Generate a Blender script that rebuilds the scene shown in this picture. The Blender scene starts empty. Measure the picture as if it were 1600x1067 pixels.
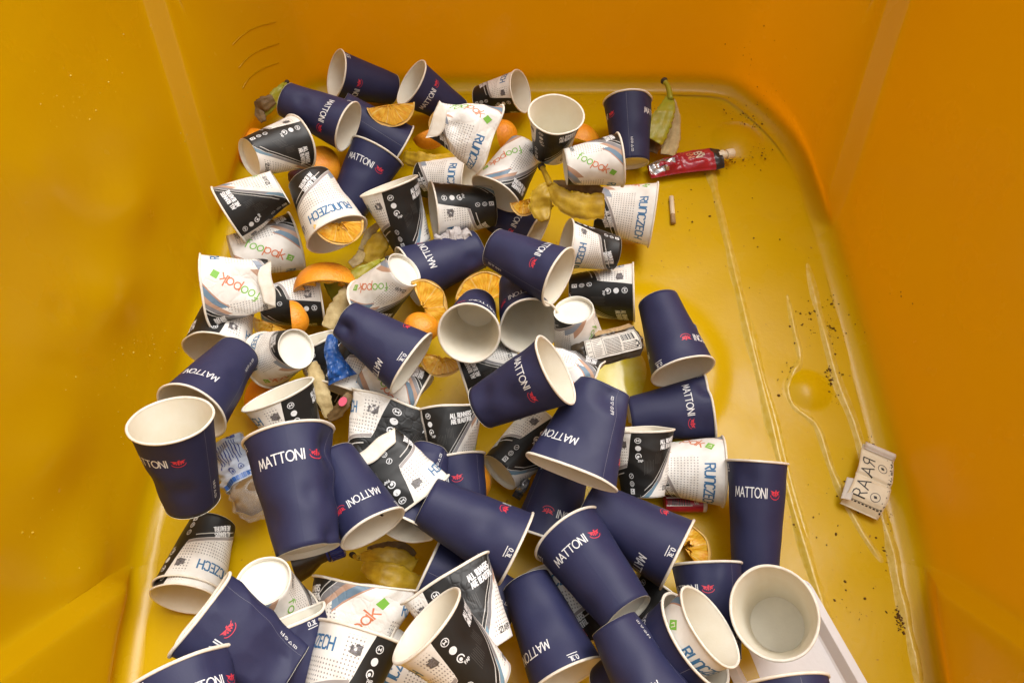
import bpy, math, random
import numpy as np
from mathutils import Matrix, Vector

random.seed(7)
SC = bpy.context.scene
COL = SC.collection
rad = math.radians

# ------------------------------------------------------------------ camera, sky, sun, exposure
PITCH = rad(60.0)      # how far the camera looks down
CAM_H = 1.03           # metres above the bin floor
FPX = 1156.0           # focal length in pixels of the 1600 px wide photograph
cam_d = bpy.data.cameras.new("camera")
cam_d.sensor_width = 36.0
cam_d.lens = 36.0 * FPX / 1600.0
cam_d.clip_start = 0.02
cam_d.clip_end = 500.0
cam = bpy.data.objects.new("camera", cam_d)
cam.location = (0, 0, CAM_H)
cam.rotation_euler = (math.pi / 2 - PITCH, 0, 0)
COL.objects.link(cam)
SC.camera = cam

SUN_EL, SUN_ROT = rad(66), rad(48)
world = bpy.data.worlds.new("World")
SC.world = world
world.use_nodes = True
wn = world.node_tree
bg = wn.nodes["Background"]
sky = wn.nodes.new("ShaderNodeTexSky")
sky.sky_type = 'NISHITA'
sky.sun_disc = False
sky.sun_elevation = SUN_EL
sky.sun_rotation = SUN_ROT
sky.air_density = 1.0
sky.dust_density = 4.0
sky.ozone_density = 1.0
hsv = wn.nodes.new("ShaderNodeHueSaturation")     # overcast: the blue is washed out by cloud
hsv.inputs["Saturation"].default_value = 0.12
wn.links.new(sky.outputs[0], hsv.inputs["Color"])
wn.links.new(hsv.outputs[0], bg.inputs["Color"])
bg.inputs["Strength"].default_value = 0.15

sun_d = bpy.data.lights.new("sun", 'SUN')
sun_d.energy = 1.1
sun_d.angle = rad(40)
sun_d.color = (1.0, 0.955, 0.89)
sun = bpy.data.objects.new("sun", sun_d)
sd = Vector((math.sin(SUN_ROT) * math.cos(SUN_EL), math.cos(SUN_ROT) * math.cos(SUN_EL), math.sin(SUN_EL)))
sun.rotation_euler = sd.to_track_quat('Z', 'Y').to_euler()
sun.location = sd * 6
COL.objects.link(sun)

SC.view_settings.view_transform = 'Standard'
SC.view_settings.look = 'None'
SC.view_settings.gamma = 1.0
SC.view_settings.use_curve_mapping = False
SC.view_settings.exposure = 0.70

# ------------------------------------------------------------------ GEOMETRY TABLES BEGIN
V3 = lambda *a: np.array(a, float)
CAM = V3(0, 0, CAM_H)
FW = V3(0, math.cos(PITCH), -math.sin(PITCH))
RT = V3(1, 0, 0)
UPV = V3(0, math.sin(PITCH), math.cos(PITCH))

def ray(px, py):
    return FW + (px - 800) / FPX * RT - (py - 533.5) / FPX * UPV
def at(px, py, d):                       # a point d metres along the view axis
    return CAM + d * ray(px, py)
def on_z(px, py, z=0.0):                 # a point on the level plane z
    r = ray(px, py)
    return CAM + (z - CAM_H) / r[2] * r
def depth_z(px, py, z=0.0):
    return (z - CAM_H) / ray(px, py)[2]
def unit(v):
    return v / np.linalg.norm(v)

NAVY = dict(R=0.045, Rb=0.031, L=0.120)
SPORT = dict(R=0.044, Rb=0.0305, L=0.094)

# id: kind, rim centre px, rim width px, base-side px (direction only), tilt (deg, + mouth towards camera),
#     printed angle that faces the camera, options
CUPS = {
 'N1': ('N', (526,117), 72, (622,142), 20, 224, {}),
 'N2': ('N', (643,130), 74, (720,180), 24, 0, dict(flat=(1.05,.85))),
 'N3': ('N', (544,198), 80, (437,152), 20, 4, {}),
 'N4': ('N', (625,232), 80, (560,190), -5, 90, {}),
 'N5': ('N', (590,238), 82, (543,325), -14, 14, {}),
 'N6': ('N', (981,158), 76, (987,262), -24, 87, {}),
 'N7': ('N', (838,365), 78, (768,328), 15, 8, {}),
 'N8': ('N', (873,433), 92, (768,385), 20, 42, {}),
 'N9': ('N', (638,432), 92, (745,390), 12, -46, dict(dents=[(-20,.2,.012,.004)])),
 'N10': ('N', (643,567), 110, (552,507), 15, 284, dict(flat=(1.15,.75), dents=[(25,.12,.014,.010)], crum=.0006)),
 'N11': ('N', (733,521), 95, (755,445), 68, 0, {}),
 'N12': ('N', (828,510), 98, (812,450), 55, -10, dict(dents=[(60,.9,.02,.004)])),
 'N13': ('N', (868,578), 113, (742,642), 20, 12, dict(flat=(1.06,.9), dents=[(10,.5,.02,.006),(-30,.2,.015,.005)])),
 'N14': ('N', (300,642), 108, (357,572), 35, 132, {}),
 'N15': ('N', (267,656), 124, (308,805), 32, 43, {}),
 'N16': ('N', (452,682), 135, (480,850), -18, 3, dict(dents=[(68,.80,.022,.015),(66,.45,.020,.006),(50,.04,.012,.007)])),
 'N17': ('N', (583,825), 104, (508,690), 18, 0, {}),
 'N18': ('N', (708,718), 95, (722,800), -10, 35, {}),
 'N19': ('N', (806,856), 118, (685,793), -3, 274, {}),
 'N20': ('N', (1058,866), 120, (948,805), 0, 283, {}),
 'N21': ('N', (888,834), 114, (972,948), -24, 0, {}),
 'N22': ('N', (893,738), 146, (940,612), 16, 124, dict(flat=(1.28,.55), flatb=(1.15,.75), dents=[(-20,.1,.02,.01),(30,.6,.03,.006)], crum=.0012)),
 'N23': ('N', (850,838), 105, (880,740), 0, 30, {}),
 'N24': ('N', (1108,636), 98, (990,652), -10, 8, dict(flat=(1.05,.8), dents=[(-42,1.0,.016,.013)])),
 'N25': ('N', (1067,580), 98, (1030,475), 22, 246, {}),
 'N26': ('N', (1183,722), 90, (1180,890), -2, -2, dict(R=.0415, Rb=.0315, L=.158)),
 'N27': ('N', (1103,882), 102, (1118,1010), -5, 38, {}),
 'N28': ('N', (1086,998), 150, (1000,1052), 24, 60, dict(flat=(1.1,1.02), k=1.02)),
 'N29': ('N', (1040,1122), 118, (965,985), 2, 150, {}),
 'N30': ('N', (887,1057), 122, (815,893), 12, -55, dict(dents=[(5,.4,.02,.003)])),
 'N31': ('N', (1225,1066), 136, (1262,1200), -8, 62, {}),
 'N32': ('N', (283,1045), 150, (325,1190), -14, -28, dict(flat=(1.12,.85))),
 'N33': ('N', (315,958), 128, (430,1035), 4, 35, dict(flat=(1.08,.5), flatb=(1.1,.55), dents=[(25,.15,.03,.010)], crum=.0018)),
 'N34': ('N', (447,972), 124, (485,1080), 13, -110, dict(flat=(1.0,.5), crum=.0018)),
 'N35': ('N', (668,886), 112, (770,935), 0, 90, {}),
 'N38': ('N', (630,826), 96, (655,755), 26, 120, dict(flat=(.9,.6), crum=.003)),
 'N39': ('N', (1209,956), 130, (1214,974), 83, 70, dict(flat=(1.0,1.05))),
 'S1': ('S', (813,143), 64, (735,162), 26, 216, dict(R=.041)),
 'S2': ('S', (765,220), 108, (690,192), -10, 88, dict(flat=(1.25,.5), flatb=(1.0,.6), dents=[(-5,.35,.018,.008),(55,.10,.022,.018),(-60,.15,.02,.014),(-20,1.0,.02,.008)], crum=.003, flap=1)),
 'S3': ('S', (869,179), 82, (861,232), 46, 268, {}),
 'S4': ('S', (775,303), 86, (826,226), 22, 345, {}),
 'S5': ('S', (968,250), 80, (877,262), -10, 22, {}),
 'S6': ('S', (1020,336), 100, (930,325), -5, 120, dict(flat=(1.2,.65), flatb=(1.1,.8))),
 'S7': ('S', (885,381), 76, (978,398), 14, 168, {}),
 'S8': ('S', (990,457), 92, (898,460), 0, 245, {}),
 'S9': ('S', (908,552), 86, (895,475), -45, 50, {}),
 'S10': ('S', (468,222), 82, (387,247), -28, 272, {}),
 'S11': ('S', (358,336), 92, (445,290), -6, 280, dict(flat=(1.1,.8))),
 'S12': ('S', (527,366), 98, (492,298), 26, 140, {}),
 'S13': ('S', (608,291), 92, (642,378), 5, 246, {}),
 'S14': ('S', (733,283), 78, (650,280), 18, 130, {}),
 'S15': ('S', (678,331), 88, (770,322), 8, 214, {}),
 'S16': ('S', (462,378), 90, (365,400), -8, 20, {}),
 'S17': ('S', (320,455), 112, (440,442), -5, 22, dict(flat=(1.2,.55), flatb=(1.2,.5), dents=[(10,.3,.02,.006)], crum=.0018, flap=1)),
 'S18': ('S', (500,467), 84, (400,480), -3, 222, {}),
 'S19': ('S', (580,472), 84, (620,433), -40, 355, {}),
 'S20': ('S', (338,548), 103, (356,490), 28, 224, {}),
 'S21': ('S', (420,562), 84, (455,548), -62, 95, {}),
 'S22': ('S', (435,616), 112, (475,700), 16, 230, dict(flat=(1.15,.75))),
 'S23': ('S', (497,530), 80, (520,600), 12, 262, dict(flat=(.8,.6), crum=.003)),
 'S24': ('S', (540,612), 88, (572,530), 8, 190, {}),
 'S25': ('S', (622,630), 148, (590,730), -8, 238, dict(flat=(1.35,.42), flatb=(1.2,.6), dents=[(0,.4,.03,.006)], crum=.0018)),
 'S26': ('S', (702,637), 100, (712,745), -5, 285, dict(flat=(1.12,.65), crum=.0015)),
 'S27': ('S', (648,785), 128, (578,690), 0, 228, dict(flat=(1.25,.5), flatb=(1.25,.5), crum=.0015, flap=1)),
 'S28': ('S', (850,672), 95, (792,727), -25, 236, {}),
 'S29': ('S', (1003,670), 96, (1005,790), 7, 248, dict(flat=(1.0,.6), flatb=(1.0,.7), crum=.0015)),
 'S30': ('S', (1128,736), 105, (1035,732), -8, 98, {}),
 'S31': ('S', (290,935), 108, (337,805), 20, 176, {}),
 'S31b': ('S', (293,925), 106, (340,795), 20, 176, dict(nest=('S31', -.011, 0, 0, 0))),
 'S32': ('S', (440,968), 114, (413,912), -60, 30, {}),
 'S33': ('S', (568,915), 165, (545,1030), -6, 22, dict(flat=(1.4,.45), flatb=(1.3,.5), dents=[(10,.5,.03,.006)], crum=.003)),
 'S34': ('S', (563,988), 130, (525,1100), -5, 206, {}),
 'S35': ('S', (667,976), 142, (748,1055), 18, 240, dict(flat=(1.06,.9))),
 'S36': ('S', (697,903), 152, (765,1030), -5, 262, dict(flat=(1.3,.5), flatb=(1.15,.7), crum=.0018)),
 'S37': ('S', (875,885), 108, (905,1010), -8, 140, {}),
 'S38': ('S', (1040,918), 98, (985,1000), 0, 280, {}),
 'S39': ('S', (592,1035), 118, (690,1085), 0, 130, {}),
 'S40': ('S', (1108,978), 140, (1035,1030), 24, 78, dict(flat=(1.02,.9), nest=('N28', .055, -.003, 0, 2))),
 'S42': ('S', (925,602), 88, (860,575), 0, 20, dict(crum=.003, flat=(1.,.6))),
 'S43': ('S', (655,622), 90, (590,585), 0, 5, dict(crum=.003)),
 'S44': ('S', (722,585), 85, (800,560), 0, 300, {}),
}
# depth corrections along the view axis found by the stacking check (metres)
SHIFT = {'N1': -0.0715, 'N4': 0.0418, 'N2': -0.1312, 'O2': 0.0048, 'O3': -0.0048, 'S1': -0.1005, 'O1': -0.0176, 'B2': 0.0191, 'N7': -0.0924, 'S14': -0.02, 'S4': -0.0066, 'N3': -0.0667, 'B4': 0.0047, 'N6': -0.0163, 'S3': -0.1418, 'N5': 0.0131, 'O4': -0.0171, 'S6': 0.0026, 'O18': -0.1366, 'B3': -0.108, 'S5': -0.1648, 'S2': -0.0491, 'S10': -0.0234, 'S16': 0.0787, 'S11': -0.0787, 'S12': 0.085, 'O6': -0.085, 'S13': 0.0608, 'S15': 0.04, 'S8': 0.0701, 'S7': -0.2038, 'N9': 0.0306, 'S18': -0.0352, 'B5': 0.0334, 'O7': 0.003, 'S20': 0.0739, 'S17': -0.0594, 'S19': -0.0719, 'O9': -0.0167, 'O10': 0.0183, 'S23': 0.0624, 'S24': -0.1205, 'blue': -0.0514, 'S43': -0.0989, 'B6': -0.0528, 'B8': -0.0521, 'S21': -0.1463, 'O12': -0.0488, 'O11': -0.004, 'O13': -0.0415, 'O14': -0.0953, 'S44': -0.1671, 'N10': -0.1179, 'N12': -0.0738, 'N11': -0.1464, 'N8': -0.1718, 'S9': -0.1578, 'wrap': -0.158, 'S42': -0.2083, 'redbox': 0.0094, 'S30': 0.059, 'N24': -0.0363, 'S29': -0.0466, 'S22': -0.0664, 'N14': -0.034, 'S31': -0.0023, 'silver': 0.0185, 'S28': -0.0134, 'S25': 0.0794, 'S26': -0.1324, 'O15': 0.0099, 'N18': -0.1172, 'N38': -0.0932, 'S27': -0.1067, 'N23': -0.0067, 'B7': 0.0152, 'N35': -0.0102, 'S38': -0.092, 'N20': 0.0309, 'N22': -0.0291, 'N13': -0.0917, 'N17': -0.1712, 'N16': 0.066, 'S33': 0.0037, 'N19': -0.0073, 'S37': 0.0032, 'N21': -0.0053, 'N26': -0.0865, 'N27': -0.1039, 'S32': -0.0856, 'N34': -0.1093, 'N33': -0.195, 'N32': -0.1173, 'S39': -0.0144, 'S34': -0.0452, 'S36': -0.047, 'S35': -0.0558, 'N30': -0.0198, 'N28': 0.0329, 'N29': -0.1303}

def cup_frame(cid):
    kind, rim, dpx, base, tilt, uf, opt = CUPS[cid]
    if 'nest' in opt:                        # pushed into, or over, another cup
        host, up, dx, dy, lean = opt['nest']
        hs, pb, a, f, r, _, _ = cup_frame(host)
        a2 = unit(a * math.cos(rad(lean)) + f * math.sin(rad(lean)))
        f2 = unit(f - a2 * f.dot(a2))
        return dict(NAVY if kind == 'N' else SPORT), pb + a * up + r * dx - f * dy, a2, f2, np.cross(a2, f2), rad(uf), opt
    spec = dict(NAVY if kind == 'N' else SPORT)
    for k in ('R', 'Rb', 'L'):
        if k in opt: spec[k] = opt[k]
    sx = opt.get('flat', (1, 1))[0]
    d0 = FPX * 2 * spec['R'] * sx / dpx
    d = d0 + SHIFT.get(cid, 0.0)
    k = min(1.12, max(.84, d / d0))          # paper cups differ a little in size
    for q in ('R', 'Rb', 'L'):
        spec[q] *= k
    pr = at(rim[0], rim[1], d)
    w = unit(ray(*rim))
    e = at(rim[0], rim[1], d) - at(base[0], base[1], d)
    e = unit(e - w * e.dot(w))
    t = rad(tilt)
    a = math.cos(t) * e - math.sin(t) * w
    pb = pr - a * spec['L']
    mid = (pr + pb) / 2
    f = CAM - mid
    f = unit(f - a * f.dot(a))
    r = np.cross(a, f)
    return spec, pb, a, f, r, rad(uf), opt

def wobble(P, seed, wl):                # smooth pseudo noise from a few plane waves
    rs = np.random.RandomState(seed)
    n = np.zeros(len(P))
    for k in range(5):
        kv = rs.normal(size=3)
        kv = kv / np.linalg.norm(kv) * (2 * math.pi / wl) * rs.uniform(.7, 1.5)
        n += np.sin(P @ kv + rs.uniform(0, 6.28))
    return n / 5 ** .5

def cup_map(spec, opt, uf, seed, ang, v, off):
    """printed angle (rad), height fraction and offset from the wall -> cup-local points"""
    ang = np.asarray(ang, float); v = np.asarray(v, float); off = np.asarray(off, float)
    th = ang - uf
    r0 = spec['Rb'] + (spec['R'] - spec['Rb']) * v
    rr = r0 + off
    ndir = np.stack([np.sin(th), -np.cos(th), np.zeros_like(th)], 1)
    P = ndir * rr[:, None]
    P[:, 2] = v * spec['L']
    f1 = opt.get('flat', (1, 1)); f0 = opt.get('flatb', (1, 1))
    rs = np.random.RandomState(seed)
    e = 1 + rs.uniform(-.02, .02)
    vv = np.clip(v, 0, 1)
    P[:, 0] *= (f0[0] + (f1[0] - f0[0]) * vv) * e
    P[:, 1] *= (f0[1] + (f1[1] - f0[1]) * vv) / e
    c = opt.get('crum', 0.0)
    Q = ndir * r0[:, None]; Q[:, 2] = v * spec['L']
    if c:
        disp = -c * np.abs(wobble(Q, seed + 1, .075)) - .3 * c * np.abs(wobble(Q, seed + 2, .036)) + .6 * c
        P += ndir * disp[:, None]
        P[:, 2] += c * .8 * wobble(Q, seed + 3, .07) * vv
    else:
        P += ndir * (.00035 * wobble(Q, seed + 1, .05))[:, None]
    for (da, dv, dr, dd) in opt.get('dents', []):
        dth = (th - rad(da) + math.pi) % (2 * math.pi) - math.pi
        q = ((dth * r0) ** 2 + ((v - dv) * spec['L']) ** 2) ** .5 / dr
        g = np.clip(1 - q / 1.6, 0, 1); g = g * g * (3 - 2 * g) * (.75 + .25 * g)
        P -= ndir * (dd * g)[:, None]
    return P

# oranges: px, height above floor, sphere radius, lune angle, 'face' (flesh towards us, direction of the arc) or 'peel' (outside towards us), how much is eaten
ORANGES = {
 'O1': ((612,179), .10, .040, 62, ('face', (.12,-1)), .10),
 'O2': ((684,193), .06, .030, 60, ('face', (-1,.2)), .15),
 'O3': ((674,218), .05, .030, 90, ('peel', (.2,-.4,.8), (1,.3,0)), .7),
 'O4': ((506,258), .085, .034, 130, ('peel', (.25,.25,.9), (.4,1,0)), .6),
 'O5': ((384,222), .04, .034, 120, ('peel', (-.6,.55,.5), (.6,.6,0)), .6),
 'O6': ((531,362), .10, .034, 70, ('face', (.1,-1)), .24),
 'O7': ((510,432), .10, .046, 70, ('peel', (.0,.85,.5), (1,.1,0)), .86),
 'O8': ((466,497), .09, .026, 80, ('peel', (.6,.2,.7), (.1,1,0)), .7),
 'O9': ((420,516), .07, .026, 80, ('face', (-.4,-1)), .22),
 'O10': ((412,622), .06, .048, 110, ('peel', (-.7,.1,.6), (.15,1,0)), .8),
 'O11': ((757,450), .06, .043, 75, ('face', (-.1,1)), .14),
 'O12': ((676,474), .07, .040, 60, ('face', (.75,.35)), .16),
 'O13': ((657,508), .08, .025, 150, ('peel', (0,.4,.85), (1,0,0)), .5),
 'O14': ((688,570), .05, .030, 70, ('face', (-.2,-1)), .2),
 'O15': ((745,755), .10, .030, 90, ('peel', (.55,.0,.75), (.35,1,0)), .75),
 'O16': ((1083,846), .03, .034, 70, ('face', (.8,.45)), .35),
 'O17': ((914,208), .04, .034, 100, ('peel', (.25,.75,.5), (1,-.2,0)), .8),
 'O18': ((822,322), .03, .024, 80, ('face', (.2,-1)), .3),
 'O19': ((792,208), .05, .026, 100, ('peel', (.4,.3,.8), (.2,1,0)), .6),
}
# banana skins: height above floor and strips [(px,py,lift)...], width px along it, look
BANANAS = {
 'B1': (.06, [dict(p=[(449,128,.02),(437,143,.02),(424,160,.015),(408,182,.0)], w=[5,16,20,12], out='green'),
              dict(p=[(428,155,.02),(412,163,.02),(404,172,.01),(412,190,0)], w=[14,22,20,8], out='brown')], [(449,128,.02),(444,136,.02)], 6),
 'B2': (.07, [dict(p=[(630,244,.0),(650,250,.012),(680,254,.015),(712,246,.0)], w=[18,26,26,16], out='yellow')], None, 0),
 'B3': (.06, [dict(p=[(860,288,.03),(876,308,.03),(905,322,.025),(945,322,.02)], w=[12,28,36,34], out='yellow'),
              dict(p=[(858,288,.03),(848,304,.025),(845,325,.01),(852,345,.0)], w=[12,30,34,10], out='yellow'),
              dict(p=[(864,286,.03),(890,290,.03),(915,293,.02),(940,302,.015)], w=[8,14,18,16], out='brown')], [(846,260,.02),(852,272,.03),(860,290,.03)], 9),
 'B4': (.03, [dict(p=[(1047,150,.05),(1042,170,.05),(1030,195,.04),(1018,218,.03)], w=[10,26,36,34], out='green'),
              dict(p=[(1050,155,.045),(1052,180,.03),(1051,210,.015),(1044,242,.004)], w=[8,20,24,22], out='pale'),
              dict(p=[(1036,190,.02),(1026,215,.012),(1020,238,.004)], w=[20,24,14], out='brown')], [(1037,126,.055),(1044,136,.055),(1048,156,.05)], 9),
 'B5': (.09, [dict(p=[(596,408,.02),(570,424,.025),(545,442,.02),(512,458,.0)], w=[8,22,34,34], out='green'),
              dict(p=[(560,435,.015),(545,462,.02),(530,488,.01),(516,515,.0)], w=[18,32,36,28], out='pale'),
              dict(p=[(548,414,.02),(560,404,.02),(566,392,.01)], w=[12,16,12], out='pale')], [(606,402,.02),(594,409,.02)], 5),
 'B6': (.06, [dict(p=[(486,566,.02),(496,592,.025),(505,620,.02),(516,652,.0)], w=[16,24,22,14], out='pale')], None, 0),
 'B8': (.06, [dict(p=[(548,615,.02),(538,630,.02),(526,645,.01),(512,655,.0)], w=[12,18,18,10], out='brown')], None, 0),
 'B7': (.08, [dict(p=[(562,870,.012),(590,868,.022),(622,872,.02),(648,886,.008)], w=[12,26,30,26], out='yellow'),
              dict(p=[(566,882,.012),(590,893,.026),(618,903,.024),(656,922,.004)], w=[18,34,42,40], out='yellow'),
              dict(p=[(574,858,.008),(602,854,.014),(630,856,.012),(648,868,.004)], w=[8,16,18,10], out='brown')], [(550,866,.0),(560,872,.012)], 8),
 'B9': (.06, [dict(p=[(612,362,.02),(596,376,.02),(585,392,.01),(578,412,0)], w=[16,30,34,24], out='yellow'),
              dict(p=[(592,350,.01),(578,365,.015),(566,392,.005)], w=[8,16,12], out='pale')], None, 0),
}
# anything else: px centre, height above floor, radius for the stacking check (px)
ODDS = {
 'gel': ((1078,258), .018, 0), 'wrap': ((950,535), .055, 30), 'blue': ((527,558), .10, 20), 'bottle': ((375,742), .07, 26),
 'capb': ((505,862), .07, 18), 'redbox': ((1068,785), .03, 14), 'tissue': ((712,368), .12, 14), 'plum': ((474,276), .05, 14),
 'silver': ((815,762), .06, 10), 'tray': ((1300,1000), .012, 0),
}
ORDER = """B1 O5 N1 N4 N2 O2 O3 O19 S1 O1 B2 N7 S14 S4 N3 B4 N6 O17 S3 plum N5 O4 gel S6 O18 B3 S5 S2 S10 S16 S11 B9 S12 O6
S13 S15 S8 S7 N9 tissue S18 B5 O7 O8 S20 S17 S19 O9 O10 S23 S24 blue S43 B6 B8 S21 O12 O11 O13 O14 S44 N10 N12 N11 N8 S9 wrap S42
redbox N25 S30 N24 S29 S22 N14 bottle capb S31b S31 N15 silver S28 S25 S26 O15 N18 N38 S27 N23 B7 N35 S38 O16 N20 N22 N13 N17 N16
S33 N19 S37 N21 N26 N27 S32 N34 N33 N32 S39 S34 S36 S35 N30 N28 S40 N29 tray N31 N39""".split()
# ------------------------------------------------------------------ GEOMETRY TABLES END

# ------------------------------------------------------------------ materials
def mat(name, col, rough=.5, spec=.5, bump=0, bscale=60, var=0, vscale=12, coat=0, sss=0, metal=0, vcol=None):
    m = bpy.data.materials.new(name); m.use_nodes = True
    nt = m.node_tree; b = nt.nodes["Principled BSDF"]
    b.inputs["Base Color"].default_value = (*col, 1)
    b.inputs["Roughness"].default_value = rough
    b.inputs["Specular IOR Level"].default_value = spec
    b.inputs["Coat Weight"].default_value = coat
    b.inputs["Metallic"].default_value = metal
    if sss:
        b.inputs["Subsurface Weight"].default_value = sss
        b.inputs["Subsurface Radius"].default_value = (.004, .002, .001)
    tc = None
    if bump or var:
        tc = nt.nodes.new("ShaderNodeTexCoord")
    if var:
        n = nt.nodes.new("ShaderNodeTexNoise"); n.inputs["Scale"].default_value = vscale
        n.inputs["Detail"].default_value = 6; n.inputs["Roughness"].default_value = .65
        nt.links.new(tc.outputs["Object"], n.inputs["Vector"])
        r = nt.nodes.new("ShaderNodeValToRGB")
        r.color_ramp.elements[0].position = .32; r.color_ramp.elements[1].position = .68
        c2 = vcol if vcol else tuple(c * (1 - var) for c in col)
        r.color_ramp.elements[0].color = (*c2, 1); r.color_ramp.elements[1].color = (*col, 1)
        nt.links.new(n.outputs["Fac"], r.inputs["Fac"]); nt.links.new(r.outputs[0], b.inputs["Base Color"])
    if bump:
        n = nt.nodes.new("ShaderNodeTexNoise"); n.inputs["Scale"].default_value = bscale; n.inputs["Detail"].default_value = 4
        nt.links.new(tc.outputs["Object"], n.inputs["Vector"])
        bp = nt.nodes.new("ShaderNodeBump"); bp.inputs["Strength"].default_value = bump; bp.inputs["Distance"].default_value = .002
        nt.links.new(n.outputs["Fac"], bp.inputs["Height"]); nt.links.new(bp.outputs[0], b.inputs["Normal"])
    return m

M = {}
M['navy'] = mat('navy_paper', (.0190, .0212, .063), .55, .32, bump=.05, bscale=700, var=.3, vscale=26, vcol=(.026, .0275, .074))
M['paper'] = mat('white_paper', (.82, .775, .66), .5, .3, bump=.05, bscale=500, var=.1, vscale=22, vcol=(.77, .70, .55))
M['rim'] = mat('rim_paper', (.81, .77, .68), .5, .3, bump=.1, bscale=300, var=.22, vscale=70, vcol=(.70, .62, .50))
M['base'] = mat('base_paper', (.82, .785, .68), .5, .3, bump=.08, bscale=300, var=.07, vscale=30)
M['ink_white'] = mat('white_ink', (.72, .72, .72), .5)
M['ink_red'] = mat('red_ink', (.62, .035, .06), .5)
M['ink_seam'] = mat('seam_edge', (.20, .195, .24), .6)
M['ink_blue'] = mat('blue_ink', (.035, .125, .27), .5, var=.5, vscale=50, vcol=(.045, .18, .36))
M['ink_green'] = mat('green_ink', (.19, .45, .05), .5)
M['ink_orange'] = mat('orange_ink', (.62, .19, .08), .5)
M['ink_black'] = mat('black_ink', (.018, .017, .017), .5)
M['ink_grey'] = mat('grey_ink', (.10, .092, .085), .5)
M['ink_stamp'] = mat('stamp_ink', (.045, .04, .04), .5, var=.6, vscale=300, vcol=(.2, .18, .17))
M['orange_skin'] = mat('orange_skin', (.80, .235, .006), .36, .5, bump=.6, bscale=420, var=.25, vscale=25, vcol=(.80, .34, .02))
M['pith'] = mat('orange_pith', (.74, .50, .16), .55, .4, bump=.4, bscale=160, var=.3, vscale=40, vcol=(.62, .33, .06))
M['ban_yellow'] = mat('banana_yellow', (.58, .37, .018), .45, .4, bump=.2, bscale=90, var=.4, vscale=45, vcol=(.34, .20, .015))
M['ban_green'] = mat('banana_green', (.27, .29, .018), .42, .4, bump=.15, bscale=90, var=.4, vscale=28, vcol=(.36, .27, .015))
M['ban_pale'] = mat('banana_pale', (.56, .44, .22), .6, .3, bump=.5, bscale=120, var=.45, vscale=60, vcol=(.36, .25, .10))
M['ban_brown'] = mat('banana_brown', (.24, .15, .06), .55, .3, bump=.5, bscale=120, var=.5, vscale=45, vcol=(.10, .055, .02))
M['ban_tip'] = mat('banana_tip', (.05, .035, .02), .6, .3, bump=.5, bscale=200)
M['red_foil'] = mat('red_foil', (.42, .015, .035), .28, .6, bump=.3, bscale=70, var=.35, vscale=40)
M['silver'] = mat('silver_foil', (.55, .53, .52), .25, .6, bump=.5, bscale=80, metal=.8)
M['black_film'] = mat('black_film', (.02, .02, .022), .3, .5, bump=.3, bscale=80)
M['brown_film'] = mat('brown_film', (.07, .05, .03), .3, .5, bump=.4, bscale=90, var=.4, vscale=60)
M['spout'] = mat('spout_plastic', (.78, .70, .52), .35, .5)
M['label_white'] = mat('label_paper', (.66, .61, .54), .5, .3, var=.12, vscale=60)
M['blue_film'] = mat('blue_film', (.014, .095, .36), .3, .5, bump=.3, bscale=70, var=.3, vscale=40)
M['blue_plastic'] = mat('blue_plastic', (.012, .03, .28), .3, .5)
M['purple'] = mat('purple_skin', (.10, .03, .075), .4, .4, bump=.3, bscale=80, var=.5, vscale=40)
M['tissue'] = mat('grey_tissue', (.55, .50, .48), .85, .1, bump=.9, bscale=300, var=.35, vscale=160)
M['tray'] = mat('tray_paper', (.74, .72, .72), .55, .3, bump=.1, bscale=200, var=.04, vscale=40)
M['ribbon'] = mat('beige_label', (.76, .68, .50), .4, .4, var=.15, vscale=50)
M['cig'] = mat('cigarette_paper', (.72, .62, .45), .6, .2)
M['filter'] = mat('cigarette_filter', (.45, .30, .15), .6, .2, var=.3, vscale=300)
M['dirt'] = mat('dirt', (.15, .07, .015), .8, .1, var=.5, vscale=80)
M['pink'] = mat('pink_sticker', (.60, .06, .12), .4)
M['label_blue'] = mat('bottle_label', (.45, .50, .60), .35, .4, var=.15, vscale=50)
M['ink_navy'] = mat('navy_ink', (.03, .05, .22), .5)
M['asphalt'] = mat('concrete', (.38, .37, .35), .9, .2, bump=.5, bscale=300, var=.3, vscale=80)

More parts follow.
